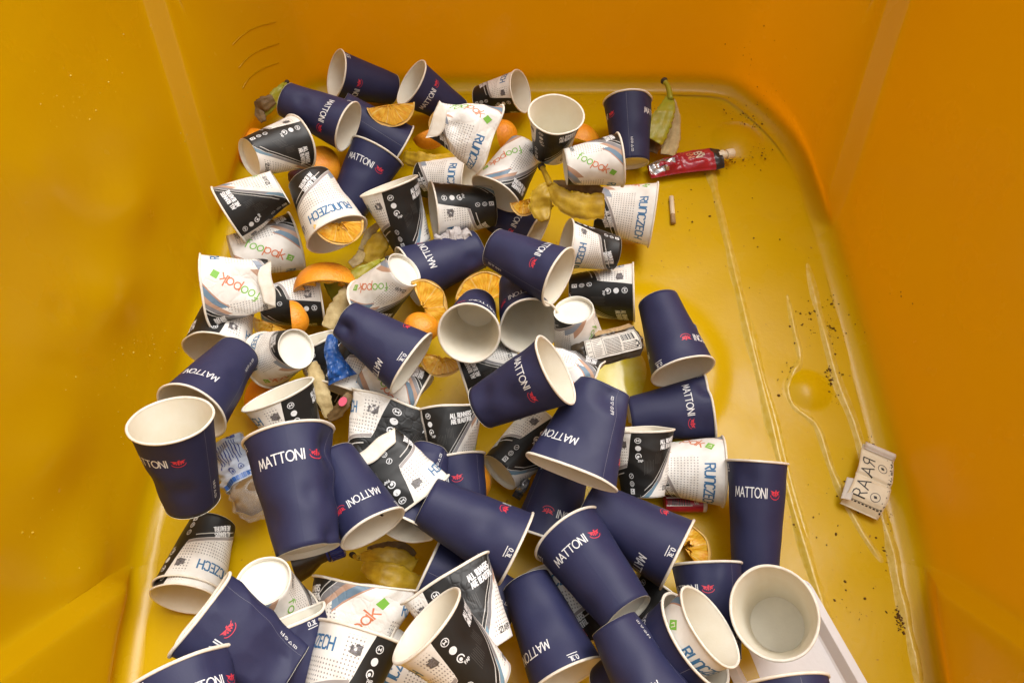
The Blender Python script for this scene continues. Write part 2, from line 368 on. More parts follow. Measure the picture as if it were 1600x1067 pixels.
def flesh_mat():
    """cut pulp: juice sacs run outwards from the core, pale skins part the segments"""
    m = bpy.data.materials.new('orange_flesh'); m.use_nodes = True
    nt = m.node_tree; N = nt.nodes; L = nt.links; b = N["Principled BSDF"]
    b.inputs["Roughness"].default_value = .24; b.inputs["Specular IOR Level"].default_value = .4
    tc = N.new("ShaderNodeTexCoord"); sp = N.new("ShaderNodeSeparateXYZ"); L.new(tc.outputs["Object"], sp.inputs[0])
    def mt(op, x, y=None):
        n = N.new("ShaderNodeMath"); n.operation = op
        for i, q in enumerate((x, y)):
            if q is None: continue
            if isinstance(q, (int, float)): n.inputs[i].default_value = q
            else: L.new(q, n.inputs[i])
        return n.outputs[0]
    rho = mt('POWER', mt('ADD', mt('MULTIPLY', sp.outputs[0], sp.outputs[0]), mt('MULTIPLY', sp.outputs[1], sp.outputs[1])), .5)
    ang = mt('ARCTAN2', sp.outputs[2], mt('ADD', rho, .004))
    r = mt('POWER', mt('ADD', mt('MULTIPLY', rho, rho), mt('MULTIPLY', sp.outputs[2], sp.outputs[2])), .5)
    cb = N.new("ShaderNodeCombineXYZ"); L.new(mt('MULTIPLY', ang, 8.0), cb.inputs[0]); L.new(mt('MULTIPLY', r, 55.0), cb.inputs[1])
    n1 = N.new("ShaderNodeTexNoise"); n1.inputs["Scale"].default_value = 1.6; n1.inputs["Detail"].default_value = 5; L.new(cb.outputs[0], n1.inputs["Vector"])
    rp = N.new("ShaderNodeValToRGB"); e = rp.color_ramp.elements; e[0].position = .36; e[1].position = .66
    e[0].color = (.68, .27, .006, 1); e[1].color = (.78, .47, .04, 1); L.new(n1.outputs["Fac"], rp.inputs["Fac"])
    n2 = N.new("ShaderNodeTexNoise"); n2.inputs["Scale"].default_value = 60; L.new(tc.outputs["Object"], n2.inputs["Vector"])
    fr = mt('ABSOLUTE', mt('SUBTRACT', mt('FRACT', mt('ADD', mt('MULTIPLY', ang, 1.25), mt('MULTIPLY', n2.outputs["Fac"], .25))), .5))
    mem = mt('LESS_THAN', fr, .035)
    mx = N.new("ShaderNodeMix"); mx.data_type = 'RGBA'; L.new(mt('MULTIPLY', mem, .5), mx.inputs["Factor"]); L.new(rp.outputs[0], mx.inputs["A"])
    mx.inputs["B"].default_value = (.76, .56, .20, 1); L.new(mx.outputs["Result"], b.inputs["Base Color"])
    bp = N.new("ShaderNodeBump"); bp.inputs["Strength"].default_value = .3; bp.inputs["Distance"].default_value = .0015
    L.new(n1.outputs["Fac"], bp.inputs["Height"]); L.new(bp.outputs[0], b.inputs["Normal"])
    return m
M['flesh'] = flesh_mat()

def clear_mat():
    m = bpy.data.materials.new('clear_plastic'); m.use_nodes = True
    nt = m.node_tree; b = nt.nodes["Principled BSDF"]
    b.inputs["Base Color"].default_value = (.75, .78, .78, 1)
    b.inputs["Roughness"].default_value = .12
    b.inputs["Alpha"].default_value = .14
    return m
M['clear'] = clear_mat()

def bin_mat(name, floor):
    m = bpy.data.materials.new(name); m.use_nodes = True
    nt = m.node_tree; N = nt.nodes; L = nt.links
    b = N["Principled BSDF"]
    tc = N.new("ShaderNodeTexCoord")
    def noise(scale, detail=5, ro=.6):
        n = N.new("ShaderNodeTexNoise"); n.inputs["Scale"].default_value = scale
        n.inputs["Detail"].default_value = detail; n.inputs["Roughness"].default_value = ro
        L.new(tc.outputs["Object"], n.inputs["Vector"]); return n
    def ramp(src, p0, p1, c0, c1):
        r = N.new("ShaderNodeValToRGB"); e = r.color_ramp.elements
        e[0].position = p0; e[1].position = p1; e[0].color = (*c0, 1); e[1].color = (*c1, 1)
        L.new(src, r.inputs["Fac"]); return r
    base = ramp(noise(5, 5).outputs["Fac"], .35, .7, BIN_A, BIN_B)
    out = base.outputs[0]
    def mix(fac, col):
        nonlocal out
        x = N.new("ShaderNodeMix"); x.data_type = 'RGBA'
        L.new(fac, x.inputs["Factor"]); L.new(out, x.inputs["A"]); x.inputs["B"].default_value = (*col, 1)
        out = x.outputs["Result"]
    # grime: thin brown specks and a faint smear
    sp = ramp(noise(95 if floor else 70, 2, .5).outputs["Fac"], .715 if floor else .76, .76 if floor else .8, (0, 0, 0), (1, 1, 1))
    mix(sp.outputs[0], (.30, .15, .02) if floor else (.62, .40, .06))
    if floor:
        sm = ramp(noise(9, 8, .75).outputs["Fac"], .52, .76, (0, 0, 0), (.55, .55, .55))
        mix(sm.outputs[0], (.50, .31, .02))
    L.new(out, b.inputs["Base Color"])
    rr = ramp(noise(7, 4).outputs["Fac"], .35, .7, (.22, .22, .22), (.36, .36, .36) if floor else (.30, .30, .30))
    L.new(rr.outputs[0], b.inputs["Roughness"])
    b.inputs["Specular IOR Level"].default_value = .20 if floor else .34
    bn = noise(160, 3); b2 = noise(14, 3)
    ad = N.new("ShaderNodeMath"); ad.operation = 'MULTIPLY_ADD'; ad.inputs[1].default_value = 4.0
    L.new(b2.outputs["Fac"], ad.inputs[0]); L.new(bn.outputs["Fac"], ad.inputs[2])
    bp = N.new("ShaderNodeBump"); bp.inputs["Strength"].default_value = .10; bp.inputs["Distance"].default_value = .0015
    L.new(ad.outputs[0], bp.inputs["Height"]); L.new(bp.outputs[0], b.inputs["Normal"])
    if not floor:          # thin polyethylene: daylight from outside glows through the walls
        tr = N.new("ShaderNodeBsdfTranslucent"); tr.inputs["Color"].default_value = (.78, .225, .0003, 1)
        mx = N.new("ShaderNodeMixShader")      # the moulding is thick towards the floor, thin higher up
        sz = N.new("ShaderNodeSeparateXYZ"); L.new(tc.outputs["Object"], sz.inputs[0])
        mr = N.new("ShaderNodeMapRange"); mr.interpolation_type = 'SMOOTHSTEP'
        mr.inputs["From Min"].default_value = .002; mr.inputs["From Max"].default_value = .045
        mr.inputs["To Min"].default_value = 0.0; mr.inputs["To Max"].default_value = .40
        L.new(sz.outputs["Z"], mr.inputs["Value"]); L.new(mr.outputs[0], mx.inputs["Fac"])
        L.new(b.outputs[0], mx.inputs[1]); L.new(tr.outputs[0], mx.inputs[2])
        L.new(mx.outputs[0], N["Material Output"].inputs["Surface"])
    return m
BIN_A, BIN_B = (.535, .335, .0010), (.565, .36, .0012)
M['bin_wall'] = bin_mat('yellow_plastic_wall', False)
M['bin_floor'] = bin_mat('yellow_plastic_floor', True)

def sport_mat():
    """black, white and striped print of the smaller cups; u runs round the cup, v from base to rim"""
    m = bpy.data.materials.new('race_cup_print'); m.use_nodes = True
    nt = m.node_tree; N = nt.nodes; L = nt.links
    b = N["Principled BSDF"]; b.inputs["Roughness"].default_value = .45; b.inputs["Specular IOR Level"].default_value = .4
    uv = N.new("ShaderNodeUVMap"); sep = N.new("ShaderNodeSeparateXYZ"); L.new(uv.outputs[0], sep.inputs[0])
    U, Vv = sep.outputs[0], sep.outputs[1]
    def math_(op, a, b_=None, c=None):
        n = N.new("ShaderNodeMath"); n.operation = op
        for i, x in enumerate((a, b_, c)):
            if x is None: continue
            if isinstance(x, (int, float)): n.inputs[i].default_value = x
            else: L.new(x, n.inputs[i])
        return n.outputs[0]
    def curve(pts):
        n = N.new("ShaderNodeFloatCurve"); cu = n.mapping.curves[0]
        n.mapping.use_clip = False
        cu.points[0].location = pts[0]; cu.points[1].location = pts[-1]
        for p in pts[1:-1]: cu.points.new(*p)
        for p in cu.points: p.handle_type = 'VECTOR'
        n.mapping.update(); L.new(U, n.inputs["Value"]); return math_('MULTIPLY', n.outputs[0], 2.0)
    bL = curve([(0, -.2), (.10, -.06), (.17, .01), (.25, .055), (.34, .115), (.43, .165), (.51, .20), (.59, .225), (.60, .26), (.638, .52), (.668, .52), (.669, -.3), (1, -.3)])
    bH = curve([(0, .53), (.05, .59), (.12, .67), (.165, .74), (.20, 1), (.66, 1), (.6685, .0), (.70, .02), (.75, .075), (.81, .18), (.87, .30), (.93, .42), (.97, .48), (1, .53)])
    def gt(a, b_): return math_('GREATER_THAN', a, b_)
    def lt(a, b_): return math_('LESS_THAN', a, b_)
    def mul(*a):
        r = a[0]
        for x in a[1:]: r = math_('MULTIPLY', r, x)
        return r
    s = math_('SUBTRACT', bH, Vv)          # how far below the upper black edge
    t = math_('SUBTRACT', Vv, bL)          # how far above the lower black edge
    black = math_('MAXIMUM', lt(t, 0.0), lt(s, 0.0))
    out = None
    col0 = N.new("ShaderNodeRGB"); col0.outputs[0].default_value = (.80, .775, .73, 1); out = col0.outputs[0]
    def over(fac, col):
        nonlocal out
        x = N.new("ShaderNodeMix"); x.data_type = 'RGBA'
        L.new(fac, x.inputs["Factor"]); L.new(out, x.inputs["A"])
        if isinstance(col, tuple): x.inputs["B"].default_value = (*col, 1)
        else: L.new(col, x.inputs["B"])
        out = x.outputs["Result"]
    # dots
    du = math_('SUBTRACT', math_('FRACT', math_('MULTIPLY', U, 66.0)), .5)
    dv = math_('SUBTRACT', math_('FRACT', math_('MULTIPLY', Vv, 23.0)), .5)
    d2 = math_('ADD', mul(du, du), mul(dv, dv))
    dot = lt(d2, .052)
    zone1 = mul(gt(U, .20), lt(U, .585), gt(t, .07), lt(Vv, .655), gt(Vv, .12))
    zone2 = mul(gt(U, .71), lt(U, .985), gt(s, .22), gt(Vv, .10))
    zone3 = mul(gt(U, .535), lt(U, .60), gt(Vv, .5), lt(Vv, .93))
    over(mul(dot, math_('MAXIMUM', math_('MAXIMUM', zone1, zone2), zone3)), (.30, .28, .27))
    # stripes under the upper black edge
    inU = math_('MAXIMUM', gt(U, .672), lt(U, .165))
    over(mul(inU, gt(s, .010), lt(s, .10)), (.21, .205, .215))
    over(mul(math_('MAXIMUM', gt(U, .92), lt(U, .165)), gt(s, .10), lt(s, .18)), (.47, .29, .20))
    wide = math_('MAXIMUM', gt(U, .965), lt(U, .165))
    over(mul(wide, gt(s, .18), lt(s, .285)), (.15, .235, .32))
    over(mul(wide, gt(s, .285), lt(s, .31)), (.50, .27, .18))
    over(mul(gt(U, .672), lt(U, .79), gt(s, .02), lt(s, .10)), (.16, .27, .35))
    # stripe above the lower black edge
    over(mul(gt(U, .08), lt(U, .592), gt(t, .006), lt(t, .05)), (.32, .29, .28))
    over(mul(gt(U, .06), lt(U, .24), gt(t, .05), lt(t, .15)), (.24, .28, .34))
    over(mul(gt(U, .0), lt(U, .17), gt(t, .15), lt(t, .27)), (.47, .29, .20))
    over(black, (.013, .0125, .012))
    # white hairlines in the black
    over(mul(gt(U, .70), lt(U, .97), gt(s, -.075), lt(s, -.058)), (.55, .53, .5))
    over(mul(gt(U, .30), lt(U, .56), gt(t, -.075), lt(t, -.06)), (.55, .53, .5))
    # faint wear
    tc = N.new("ShaderNodeTexCoord"); n = N.new("ShaderNodeTexNoise"); n.inputs["Scale"].default_value = 60; n.inputs["Detail"].default_value = 6
    L.new(tc.outputs["Object"], n.inputs["Vector"])
    r = N.new("ShaderNodeValToRGB"); r.color_ramp.elements[0].position = .3; r.color_ramp.elements[1].position = .6
    r.color_ramp.elements[0].color = (.86, .84, .81, 1); r.color_ramp.elements[1].color = (1, 1, 1, 1)
    L.new(n.outputs["Fac"], r.inputs["Fac"])
    x = N.new("ShaderNodeMix"); x.data_type = 'RGBA'; x.blend_type = 'MULTIPLY'; x.inputs["Factor"].default_value = 1
    L.new(out, x.inputs["A"]); L.new(r.outputs[0], x.inputs["B"])
    L.new(x.outputs["Result"], b.inputs["Base Color"])
    return m
M['sport'] = sport_mat()
M['juice'] = mat('spilt_juice', (.60, .47, .02), .12, .5, var=.35, vscale=30, vcol=(.68, .58, .16))
M['navy_emblem'] = M['ink_red']
M['glint_speck'] = mat('glint_speck_plastic', (.63, .46, .09), .25, .5, bump=.4, bscale=160, var=.5, vscale=70, vcol=(.54, .35, .01))  # glossy ridge highlights painted as paler yellow; also colours the pale wall specks

def creased(src, name):
    """the same print on paper that has been crushed: a net of sharp creases"""
    m = M[src].copy(); m.name = name
    nt = m.node_tree; N = nt.nodes; L = nt.links; b = N["Principled BSDF"]
    tc = N.new("ShaderNodeTexCoord"); v = N.new("ShaderNodeTexVoronoi"); v.feature = 'DISTANCE_TO_EDGE'; v.inputs["Scale"].default_value = 60
    nz = N.new("ShaderNodeTexNoise"); nz.inputs["Scale"].default_value = 30; nz.inputs["Detail"].default_value = 4
    mx = N.new("ShaderNodeMix"); mx.data_type = 'VECTOR'; mx.inputs["Factor"].default_value = .03
    L.new(tc.outputs["Object"], nz.inputs["Vector"]); L.new(tc.outputs["Object"], mx.inputs[4]); L.new(nz.outputs["Color"], mx.inputs[5]); L.new(mx.outputs[1], v.inputs["Vector"])
    mr = N.new("ShaderNodeMapRange"); mr.inputs["From Max"].default_value = .12; L.new(v.outputs["Distance"], mr.inputs["Value"])
    ad = N.new("ShaderNodeMath"); ad.operation = 'MULTIPLY_ADD'; ad.inputs[1].default_value = 1.2
    L.new(nz.outputs["Fac"], ad.inputs[0]); L.new(mr.outputs[0], ad.inputs[2])
    bp = N.new("ShaderNodeBump"); bp.inputs["Strength"].default_value = .22; bp.inputs["Distance"].default_value = .0016
    L.new(ad.outputs[0], bp.inputs["Height"]); L.new(bp.outputs[0], b.inputs["Normal"])
    return m
M['sport_creased'] = creased('sport', 'race_cup_print_creased')

# ------------------------------------------------------------------ object helpers
def mesh(name, verts, faces, mats, idx=None, smooth=True, uv=None):
    me = bpy.data.meshes.new(name)
    me.from_pydata([tuple(v) for v in np.asarray(verts, float).tolist()], [], [tuple(f) for f in faces])
    for m in mats: me.materials.append(M[m] if isinstance(m, str) else m)
    n = len(me.polygons)
    if idx is not None: me.polygons.foreach_set("material_index", np.asarray(idx, np.int32))
    me.polygons.foreach_set("use_smooth", np.full(n, bool(smooth)))
    if uv is not None:
        lay = me.uv_layers.new(name="UVMap")
        li = np.zeros(len(me.loops), np.int32); me.loops.foreach_get("vertex_index", li)
        lay.data.foreach_set("uv", np.asarray(uv, np.float32)[li].ravel())
    me.update()
    return me

def obj(name, me, parent=None):
    o = bpy.data.objects.new(name, me); COL.objects.link(o)
    if parent is not None: o.parent = parent
    return o

def thing(name, cat, label, group=None, matrix=None):
    o = bpy.data.objects.new(name, None); COL.objects.link(o)
    o.empty_display_size = .02
    if matrix is not None: o.matrix_world = matrix
    o['label'] = label; o['category'] = cat
    if group: o['group'] = group
    return o

def frame_matrix(o, x, y, z):
    return Matrix(((x[0], y[0], z[0], o[0]), (x[1], y[1], z[1], o[1]), (x[2], y[2], z[2], o[2]), (0, 0, 0, 1)))

def grid_faces(nu, nv, off=0, flip=False):
    F = []
    for j in range(nv):
        for i in range(nu):
            a = off + j * (nu + 1) + i
            q = (a, a + 1, a + nu + 2, a + nu + 1)
            F.append(q[::-1] if flip else q)
    return F

# ------------------------------------------------------------------ stroke lettering
def arc(cx, cy, rx, ry, a0=0, a1=360, n=14):
    return [(cx + rx * math.cos(rad(a0 + (a1 - a0) * k / n)), cy + ry * math.sin(rad(a0 + (a1 - a0) * k / n))) for k in range(n + 1)]
FONT = {
 'M': (.95, [[(0, 0), (.14, 1), (.47, .18), (.81, 1), (.95, 0)]]),
 'A': (.80, [[(0, 0), (.40, 1), (.80, 0)], [(.15, .34), (.65, .34)]]),
 'T': (.72, [[(0, 1), (.72, 1)], [(.36, 1), (.36, 0)]]),
 'O': (.96, [arc(.48, .5, .48, .5)]),
 'N': (.72, [[(0, 0), (0, 1), (.72, 0), (.72, 1)]]),
 'I': (.26, [[(.13, 0), (.13, 1)]]),
 'R': (.55, [[(0, 0), (0, 1), (.35, 1), (.53, .88), (.53, .62), (.35, .5), (0, .5)], [(.25, .5), (.55, 0)]]),
 'U': (.55, [[(0, 1), (0, .15), (.12, 0), (.43, 0), (.55, .15), (.55, 1)]]),
 'C': (.50, [[(.5, .85), (.38, 1), (.12, 1), (0, .85), (0, .15), (.12, 0), (.38, 0), (.5, .15)]]),
 'Z': (.52, [[(0, 1), (.52, 1), (0, 0), (.52, 0)]]),
 'E': (.45, [[(.45, 1), (0, 1), (0, 0), (.45, 0)], [(0, .52), (.38, .52)]]),
 'H': (.55, [[(0, 0), (0, 1)], [(.55, 0), (.55, 1)], [(0, .5), (.55, .5)]]),
 'n': (.55, [[(0, 0), (0, .85), (.12, 1), (.43, 1), (.55, .85), (.55, 0)]]),
 'L': (.42, [[(0, 1), (0, 0), (.42, 0)]]),
 'S': (.50, [[(.5, .85), (.38, 1), (.12, 1), (0, .85), (0, .65), (.5, .38), (.5, .15), (.38, 0), (.12, 0), (0, .15)]]),
 'B': (.50, [[(0, 0), (0, 1), (.36, 1), (.48, .88), (.48, .64), (.36, .52), (0, .52)], [(.36, .52), (.5, .38), (.5, .12), (.36, 0), (0, 0)]]),
 'F': (.45, [[(.45, 1), (0, 1), (0, 0)], [(0, .52), (.38, .52)]]),
 'P': (.50, [[(0, 0), (0, 1), (.36, 1), (.5, .88), (.5, .58), (.36, .46), (0, .46)]]),
 'D': (.52, [[(0, 0), (0, 1), (.34, 1), (.52, .8), (.52, .2), (.34, 0), (0, 0)]]),
 'G': (.52, [[(.52, .85), (.38, 1), (.12, 1), (0, .85), (0, .15), (.12, 0), (.40, 0), (.52, .15), (.52, .45), (.3, .45)]]),
 '0': (.50, [arc(.25, .5, .25, .5)]),
 '3': (.45, [[(0, .9), (.2, 1), (.42, .85), (.42, .65), (.2, .53), (.45, .36), (.45, .12), (.2, 0), (0, .1)]]),
 '2': (.45, [[(0, .85), (.1, 1), (.35, 1), (.45, .85), (.45, .65), (0, 0), (.45, 0)]]),
 '.': (.08, [[(.02, 0), (.07, .06)]]),
 'f': (.42, [[(.15, 0), (.15, .8), (.25, .97), (.42, .97)], [(0, .64), (.38, .64)]]),
 'o': (.64, [arc(.32, .33, .30, .33)]),
 'p': (.64, [[(0.02, -.32), (0.02, .66)], arc(.32, .33, .30, .33)]),
 'a': (.64, [arc(.32, .33, .30, .33), [(.62, 0), (.62, .66)]]),
 'k': (.52, [[(0.02, 0), (0.02, 1)], [(.46, .66), (.06, .30)], [(.17, .40), (.52, 0)]]),
 ' ': (.30, []),
}
class Ink:
    """flat print collected as small quads in millimetres on an unrolled sheet"""
    def __init__(s): s.v = []; s.f = []; s.m = []; s.k = 0
    def quad(s, pts, m=0):
        o = .00001 * (s.k % 9); s.k += 1
        b = len(s.v)
        s.v += [(x, y, o) for x, y in pts]; s.f.append(tuple(range(b, b + len(pts)))); s.m.append(m)
    def seg(s, a, b, w, m=0, ext=.35, step=2.0):
        dx, dy = b[0] - a[0], b[1] - a[1]; l = math.hypot(dx, dy)
        if l < 1e-6: return
        dx /= l; dy /= l
        x0, y0 = a[0] - dx * w * ext, a[1] - dy * w * ext
        l2 = l + 2 * w * ext; n = max(1, int(math.ceil(l2 / step)))
        nx, ny = -dy * w / 2, dx * w / 2
        o = .00001 * (s.k % 9); s.k += 1
        b0 = len(s.v)
        for i in range(n + 1):
            t = l2 * i / n
            s.v.append((x0 + dx * t - nx, y0 + dy * t - ny, o)); s.v.append((x0 + dx * t + nx, y0 + dy * t + ny, o))
        for i in range(n):
            q = b0 + 2 * i; s.f.append((q, q + 2, q + 3, q + 1)); s.m.append(m)
    def line(s, pts, w, m=0, step=2.0):
        for a, b in zip(pts[:-1], pts[1:]): s.seg(a, b, w, m, step=step)
    def text(s, txt, x, y, h, w, m=0, ang=0, xs=1.0, gap=.14, mids=None, flip=1):
        tot = sum(FONT[c][0] for c in txt) + gap * (len(txt) - 1)
        ca, sa = math.cos(rad(ang)), math.sin(rad(ang))
        px = -tot / 2
        for i, c in enumerate(txt):
            wd, strokes = FONT[c]
            mm = mids[i] if mids else m
            for st in strokes:
                pts = [((px + a) * h * xs * flip, b * h) for a, b in st]
                s.line([(x + a * ca - b * sa, y + a * sa + b * ca) for a, b in pts], w, mm)
            px += wd + gap
    def disc(s, x, y, r, m=0, n=12):
        o = .00001 * (s.k % 9); s.k += 1
        b = len(s.v); s.v.append((x, y, o))
        for k in range(n): s.v.append((x + r * math.cos(2 * math.pi * k / n), y + r * math.sin(2 * math.pi * k / n), o))
        for k in range(n): s.f.append((b, b + 1 + k, b + 1 + (k + 1) % n)); s.m.append(m)
    def lift(s, d):
        s.k = 0; s.v = [(x, y, o + d) for x, y, o in s.v]

def rot(pts, ang, x, y):
    c, n = math.cos(rad(ang)), math.sin(rad(ang))
    return [(x + a * c - b * n, y + a * n + b * c) for a, b in pts]

def navy_print():
    """sheet x = mm round the cup at text height (r .0415), y = mm above the base"""
    R_ = 41.5
    dg = lambda d: rad(d) * R_
    out = []
    for c in (0, 180):
        let, emb = Ink(), Ink()
        let.text('MATTONI', dg(c - 14), 82.3, 10.0, 1.3, 0, xs=.81, gap=.16)
        ex, ey = dg(c + 37), 87.4
        for sg in (1, -1):
            for q in ([(-8.4, 3.6), (-1, 1.8), (-3.2, -.6)], [(-6.6, .9), (-3.0, .1), (-5.2, -1.9)], [(-3.9, -1), (-1.2, -.4), (-2.4, -3.2)]):
                emb.quad([(ex + sg * a, ey + b) for a, b in (q if sg > 0 else q[::-1])], 0)
        emb.quad([(ex - 1.3, ey + 2), (ex - .7, ey - 3.2), (ex + .7, ey - 3.2), (ex + 1.3, ey + 2)], 0)
        emb.quad([(ex - .5, ey + 1.8), (ex + 1.5, ey + 1.9), (ex + 2.2, ey + 4), (ex - .1, ey + 4)], 0)
        emb.line(arc(ex, ey - 1, 8.0, 5.0, 190, 352, 14), .75, 0)
        out += [('lettering', let, ['ink_white']), ('emblem', emb, ['ink_red'])]
    mk = Ink(); mx = dg(-75)
    mk.text('0.3L', mx, 111.2, 5.2, .85, 0, xs=1.0, gap=.2)
    mk.seg((mx - 6, 108.6), (mx + 6, 108.6), .9, 0)
    # recycling icons running up the cup next to the seam
    let = Ink()
    ix = dg(93)
    for k, y in enumerate((14, 21, 28, 35)):
        w = .6
        if k == 0: let.line([(ix - 2, y - 2.4), (ix + 2, y - 2.4), (ix + 2, y + 2.4), (ix - 2, y + 2.4), (ix - 2, y - 2.4)], w, 0); let.seg((ix - 1.5, y), (ix + 1.5, y), w, 0)
        elif k == 1: let.line([(ix - 2.2, y - 2.2), (ix + 2.2, y), (ix - 2.2, y + 2.2), (ix - 2.2, y - 2.2)], w, 0)
        elif k == 2: let.line(arc(ix, y, 2.2, 2.2, 0, 360, 10), w, 0); let.seg((ix - 1, y), (ix + 1, y), w, 0)
        else: let.line([(ix - 2, y - 1.6), (ix - 2, y + 1.8), (ix + 2, y + 1.8)], w, 0); let.seg((ix, y - 2), (ix, y + 2), w, 0); let.seg((ix - 2.5, y - 2.4), (ix + 2.5, y - 2.4), .9, 0)
    sm = Ink(); sm.line([(dg(84), 1), (dg(84), 116.5)], .30, 0, step=4)
    return R_, out + [('volume_mark', mk, ['ink_white']), ('recycling_icons', let, ['ink_white']), ('paper_seam', sm, ['ink_seam'])]

def sport_print():
    R_ = 40.0
    dg = lambda d: rad(d) * R_
    y = lambda v: v * 94
    out = []
    ev = Ink(); ev.text('RUnCZECH', dg(131), y(.725), 12.0, 2.0, 0, xs=.98, gap=.17)
    out.append(('event_lettering', ev, ['ink_blue']))
    fo = Ink(); fo.text('foopak', dg(27), y(.43), 14.5, 1.7, 0, ang=54, xs=1.0, gap=.11, mids=[0, 0, 0, 1, 1, 1])
    out.append(('word_lettering', fo, ['ink_green', 'ink_orange']))
    sq = Ink(); gx, gy = dg(50), y(.80)
    sq.quad(rot([(-4.8, -4.8), (4.8, -4.8), (4.8, 4.8), (-4.8, 4.8)], 57, gx, gy), 0); sq.lift(.00005)
    sq.line(rot([(-2.4, -2.4), (2.6, -1.4), (1, 2.4), (-2.2, 1), (2.4, 2)], 57, gx, gy), .8, 1)
    out.append(('green_badge', sq, ['ink_green', 'paper']))
    for u, v, a in ((308, .745, 8), (150, .15, 24)):
        sl = Ink()
        sl.text('ALL RUNNERS', *rot([(0, 7.4)], a, dg(u), y(v))[0], 6.2, 1.25, 0, ang=a, xs=.60, gap=.2)
        sl.text('ARE BEAUTIFUL', *rot([(0, -.9)], a, dg(u), y(v))[0], 6.2, 1.25, 0, ang=a, xs=.54, gap=.2)
        out.append(('slogan', sl, ['ink_white']))
    ap = Ink(); ap.text('APP', dg(326), y(.10), 6.2, .9, 0, xs=1.0, gap=.2)
    ap.line(rot([(-3, -3), (3, -3), (3, 3), (-3, 3), (-3, -3), (3, 3)], 0, dg(309), y(.135)), 1.0, 0)
    out.append(('maker_lettering', ap, ['ink_black']))
    fp = Ink()
    for k in range(7): fp.line([(dg(252 + k * 3.2), y(.34 + .012 * k)), (dg(252 + k * 3.2), y(.56 - .01 * (k % 3)))], .32, 0, step=6)
    for k in range(5): fp.line([(dg(276 + k * 3), y(.50)), (dg(276 + k * 3), y(.66 - .015 * (k % 2)))], .28, 0, step=6)
    out.append(('fine_print', fp, ['ink_grey']))
    for k, v in enumerate((.865, .735, .61)):
        icn = Ink(); cx, cy = dg(240), y(v)
        if k == 0:
            icn.line(arc(cx, cy, 3.9, 3.9, 0, 360, 14), .8, 0); icn.seg((cx - 1.6, cy - 1.2), (cx - 1.6, cy + 1.6), 1, 0); icn.seg((cx + 1.6, cy - 1.2), (cx + 1.6, cy + 1.6), 1, 0); icn.seg((cx - 1.5, cy), (cx + 1.5, cy), 1.2, 0)
        elif k == 1:
            icn.disc(cx, cy, 4.1, 0); icn.lift(.00005); icn.line([(cx - 1.5, cy - 2), (cx + 1, cy + .2), (cx - 1, cy + 1), (cx + 1.4, cy + 2.2)], .8, 1)
        else:
            icn.line(arc(cx, cy, 3.9, 3.9, -20, 250, 12), 1.2, 0); icn.disc(cx - .4, cy - .6, 1.9, 0); icn.text('PAP', cx + 3, cy - 8, 3.2, .6, 0, xs=1)
        out.append(('round_icon', icn, ['ink_white', 'ink_black']))
    for k, v in enumerate((.085, .20, .32)):
        icn = Ink(); cx, cy = dg(221), y(v)
        if k == 0:
            icn.quad([(cx - 3.9, cy - 3.9), (cx + 3.9, cy - 3.9), (cx + 3.9, cy + 3.9), (cx - 3.9, cy + 3.9)], 0); icn.lift(.00005)
            icn.line(arc(cx, cy, 2, 2, 0, 360, 10), 1.1, 1); icn.seg((cx - 3, cy + 3), (cx - 1.5, cy + 3), .7, 1)
        elif k == 1:
            icn.line(arc(cx, cy, 3.6, 3.6, 0, 360, 14), .8, 0); icn.line(arc(cx, cy, 1.8, 1.8, 0, 360, 8), .7, 0)
        else:
            icn.line(arc(cx, cy, 3.5, 3.5, 0, 360, 14), .8, 0); icn.seg((cx - 1.5, cy - 1.5), (cx + 1.5, cy + 1.5), .9, 0)
        out.append(('square_icon' if k == 0 else 'round_icon', icn, ['ink_white', 'ink_black']))
    # dark stamp emblem: uneven block with pale flecks
    stp = Ink(); sx, sy = dg(208), y(.79)
    for q in ([(-5.2, -4.4), (3.6, -5.4), (4.4, 2.6), (-5.8, 3.6)], [(-2, 3), (5.2, 2), (5.6, 5.2), (-1.2, 5.8)], [(3.6, -4.2), (6.2, -3.4), (5.6, 1.6), (4.0, 2.4)]):
        stp.quad(rot(q, -6, sx, sy), 0)
    stp.lift(.00008)
    for a, b in (((-3.6, -2.4), (-1.2, -.6)), ((-1, -2.6), (1.6, -1.8)), ((-3.4, 1.2), (.4, 2.2)), ((1.2, .6), (3.4, 1.2)), ((1, 3.4), (3.6, 4))):
        stp.line(rot([a, b], -6, sx, sy), .6, 1)
    out.append(('stamp_emblem', stp, ['ink_stamp', 'ink_seam']))
    return R_, out
PRINTS = {'N': navy_print(), 'S': sport_print()}

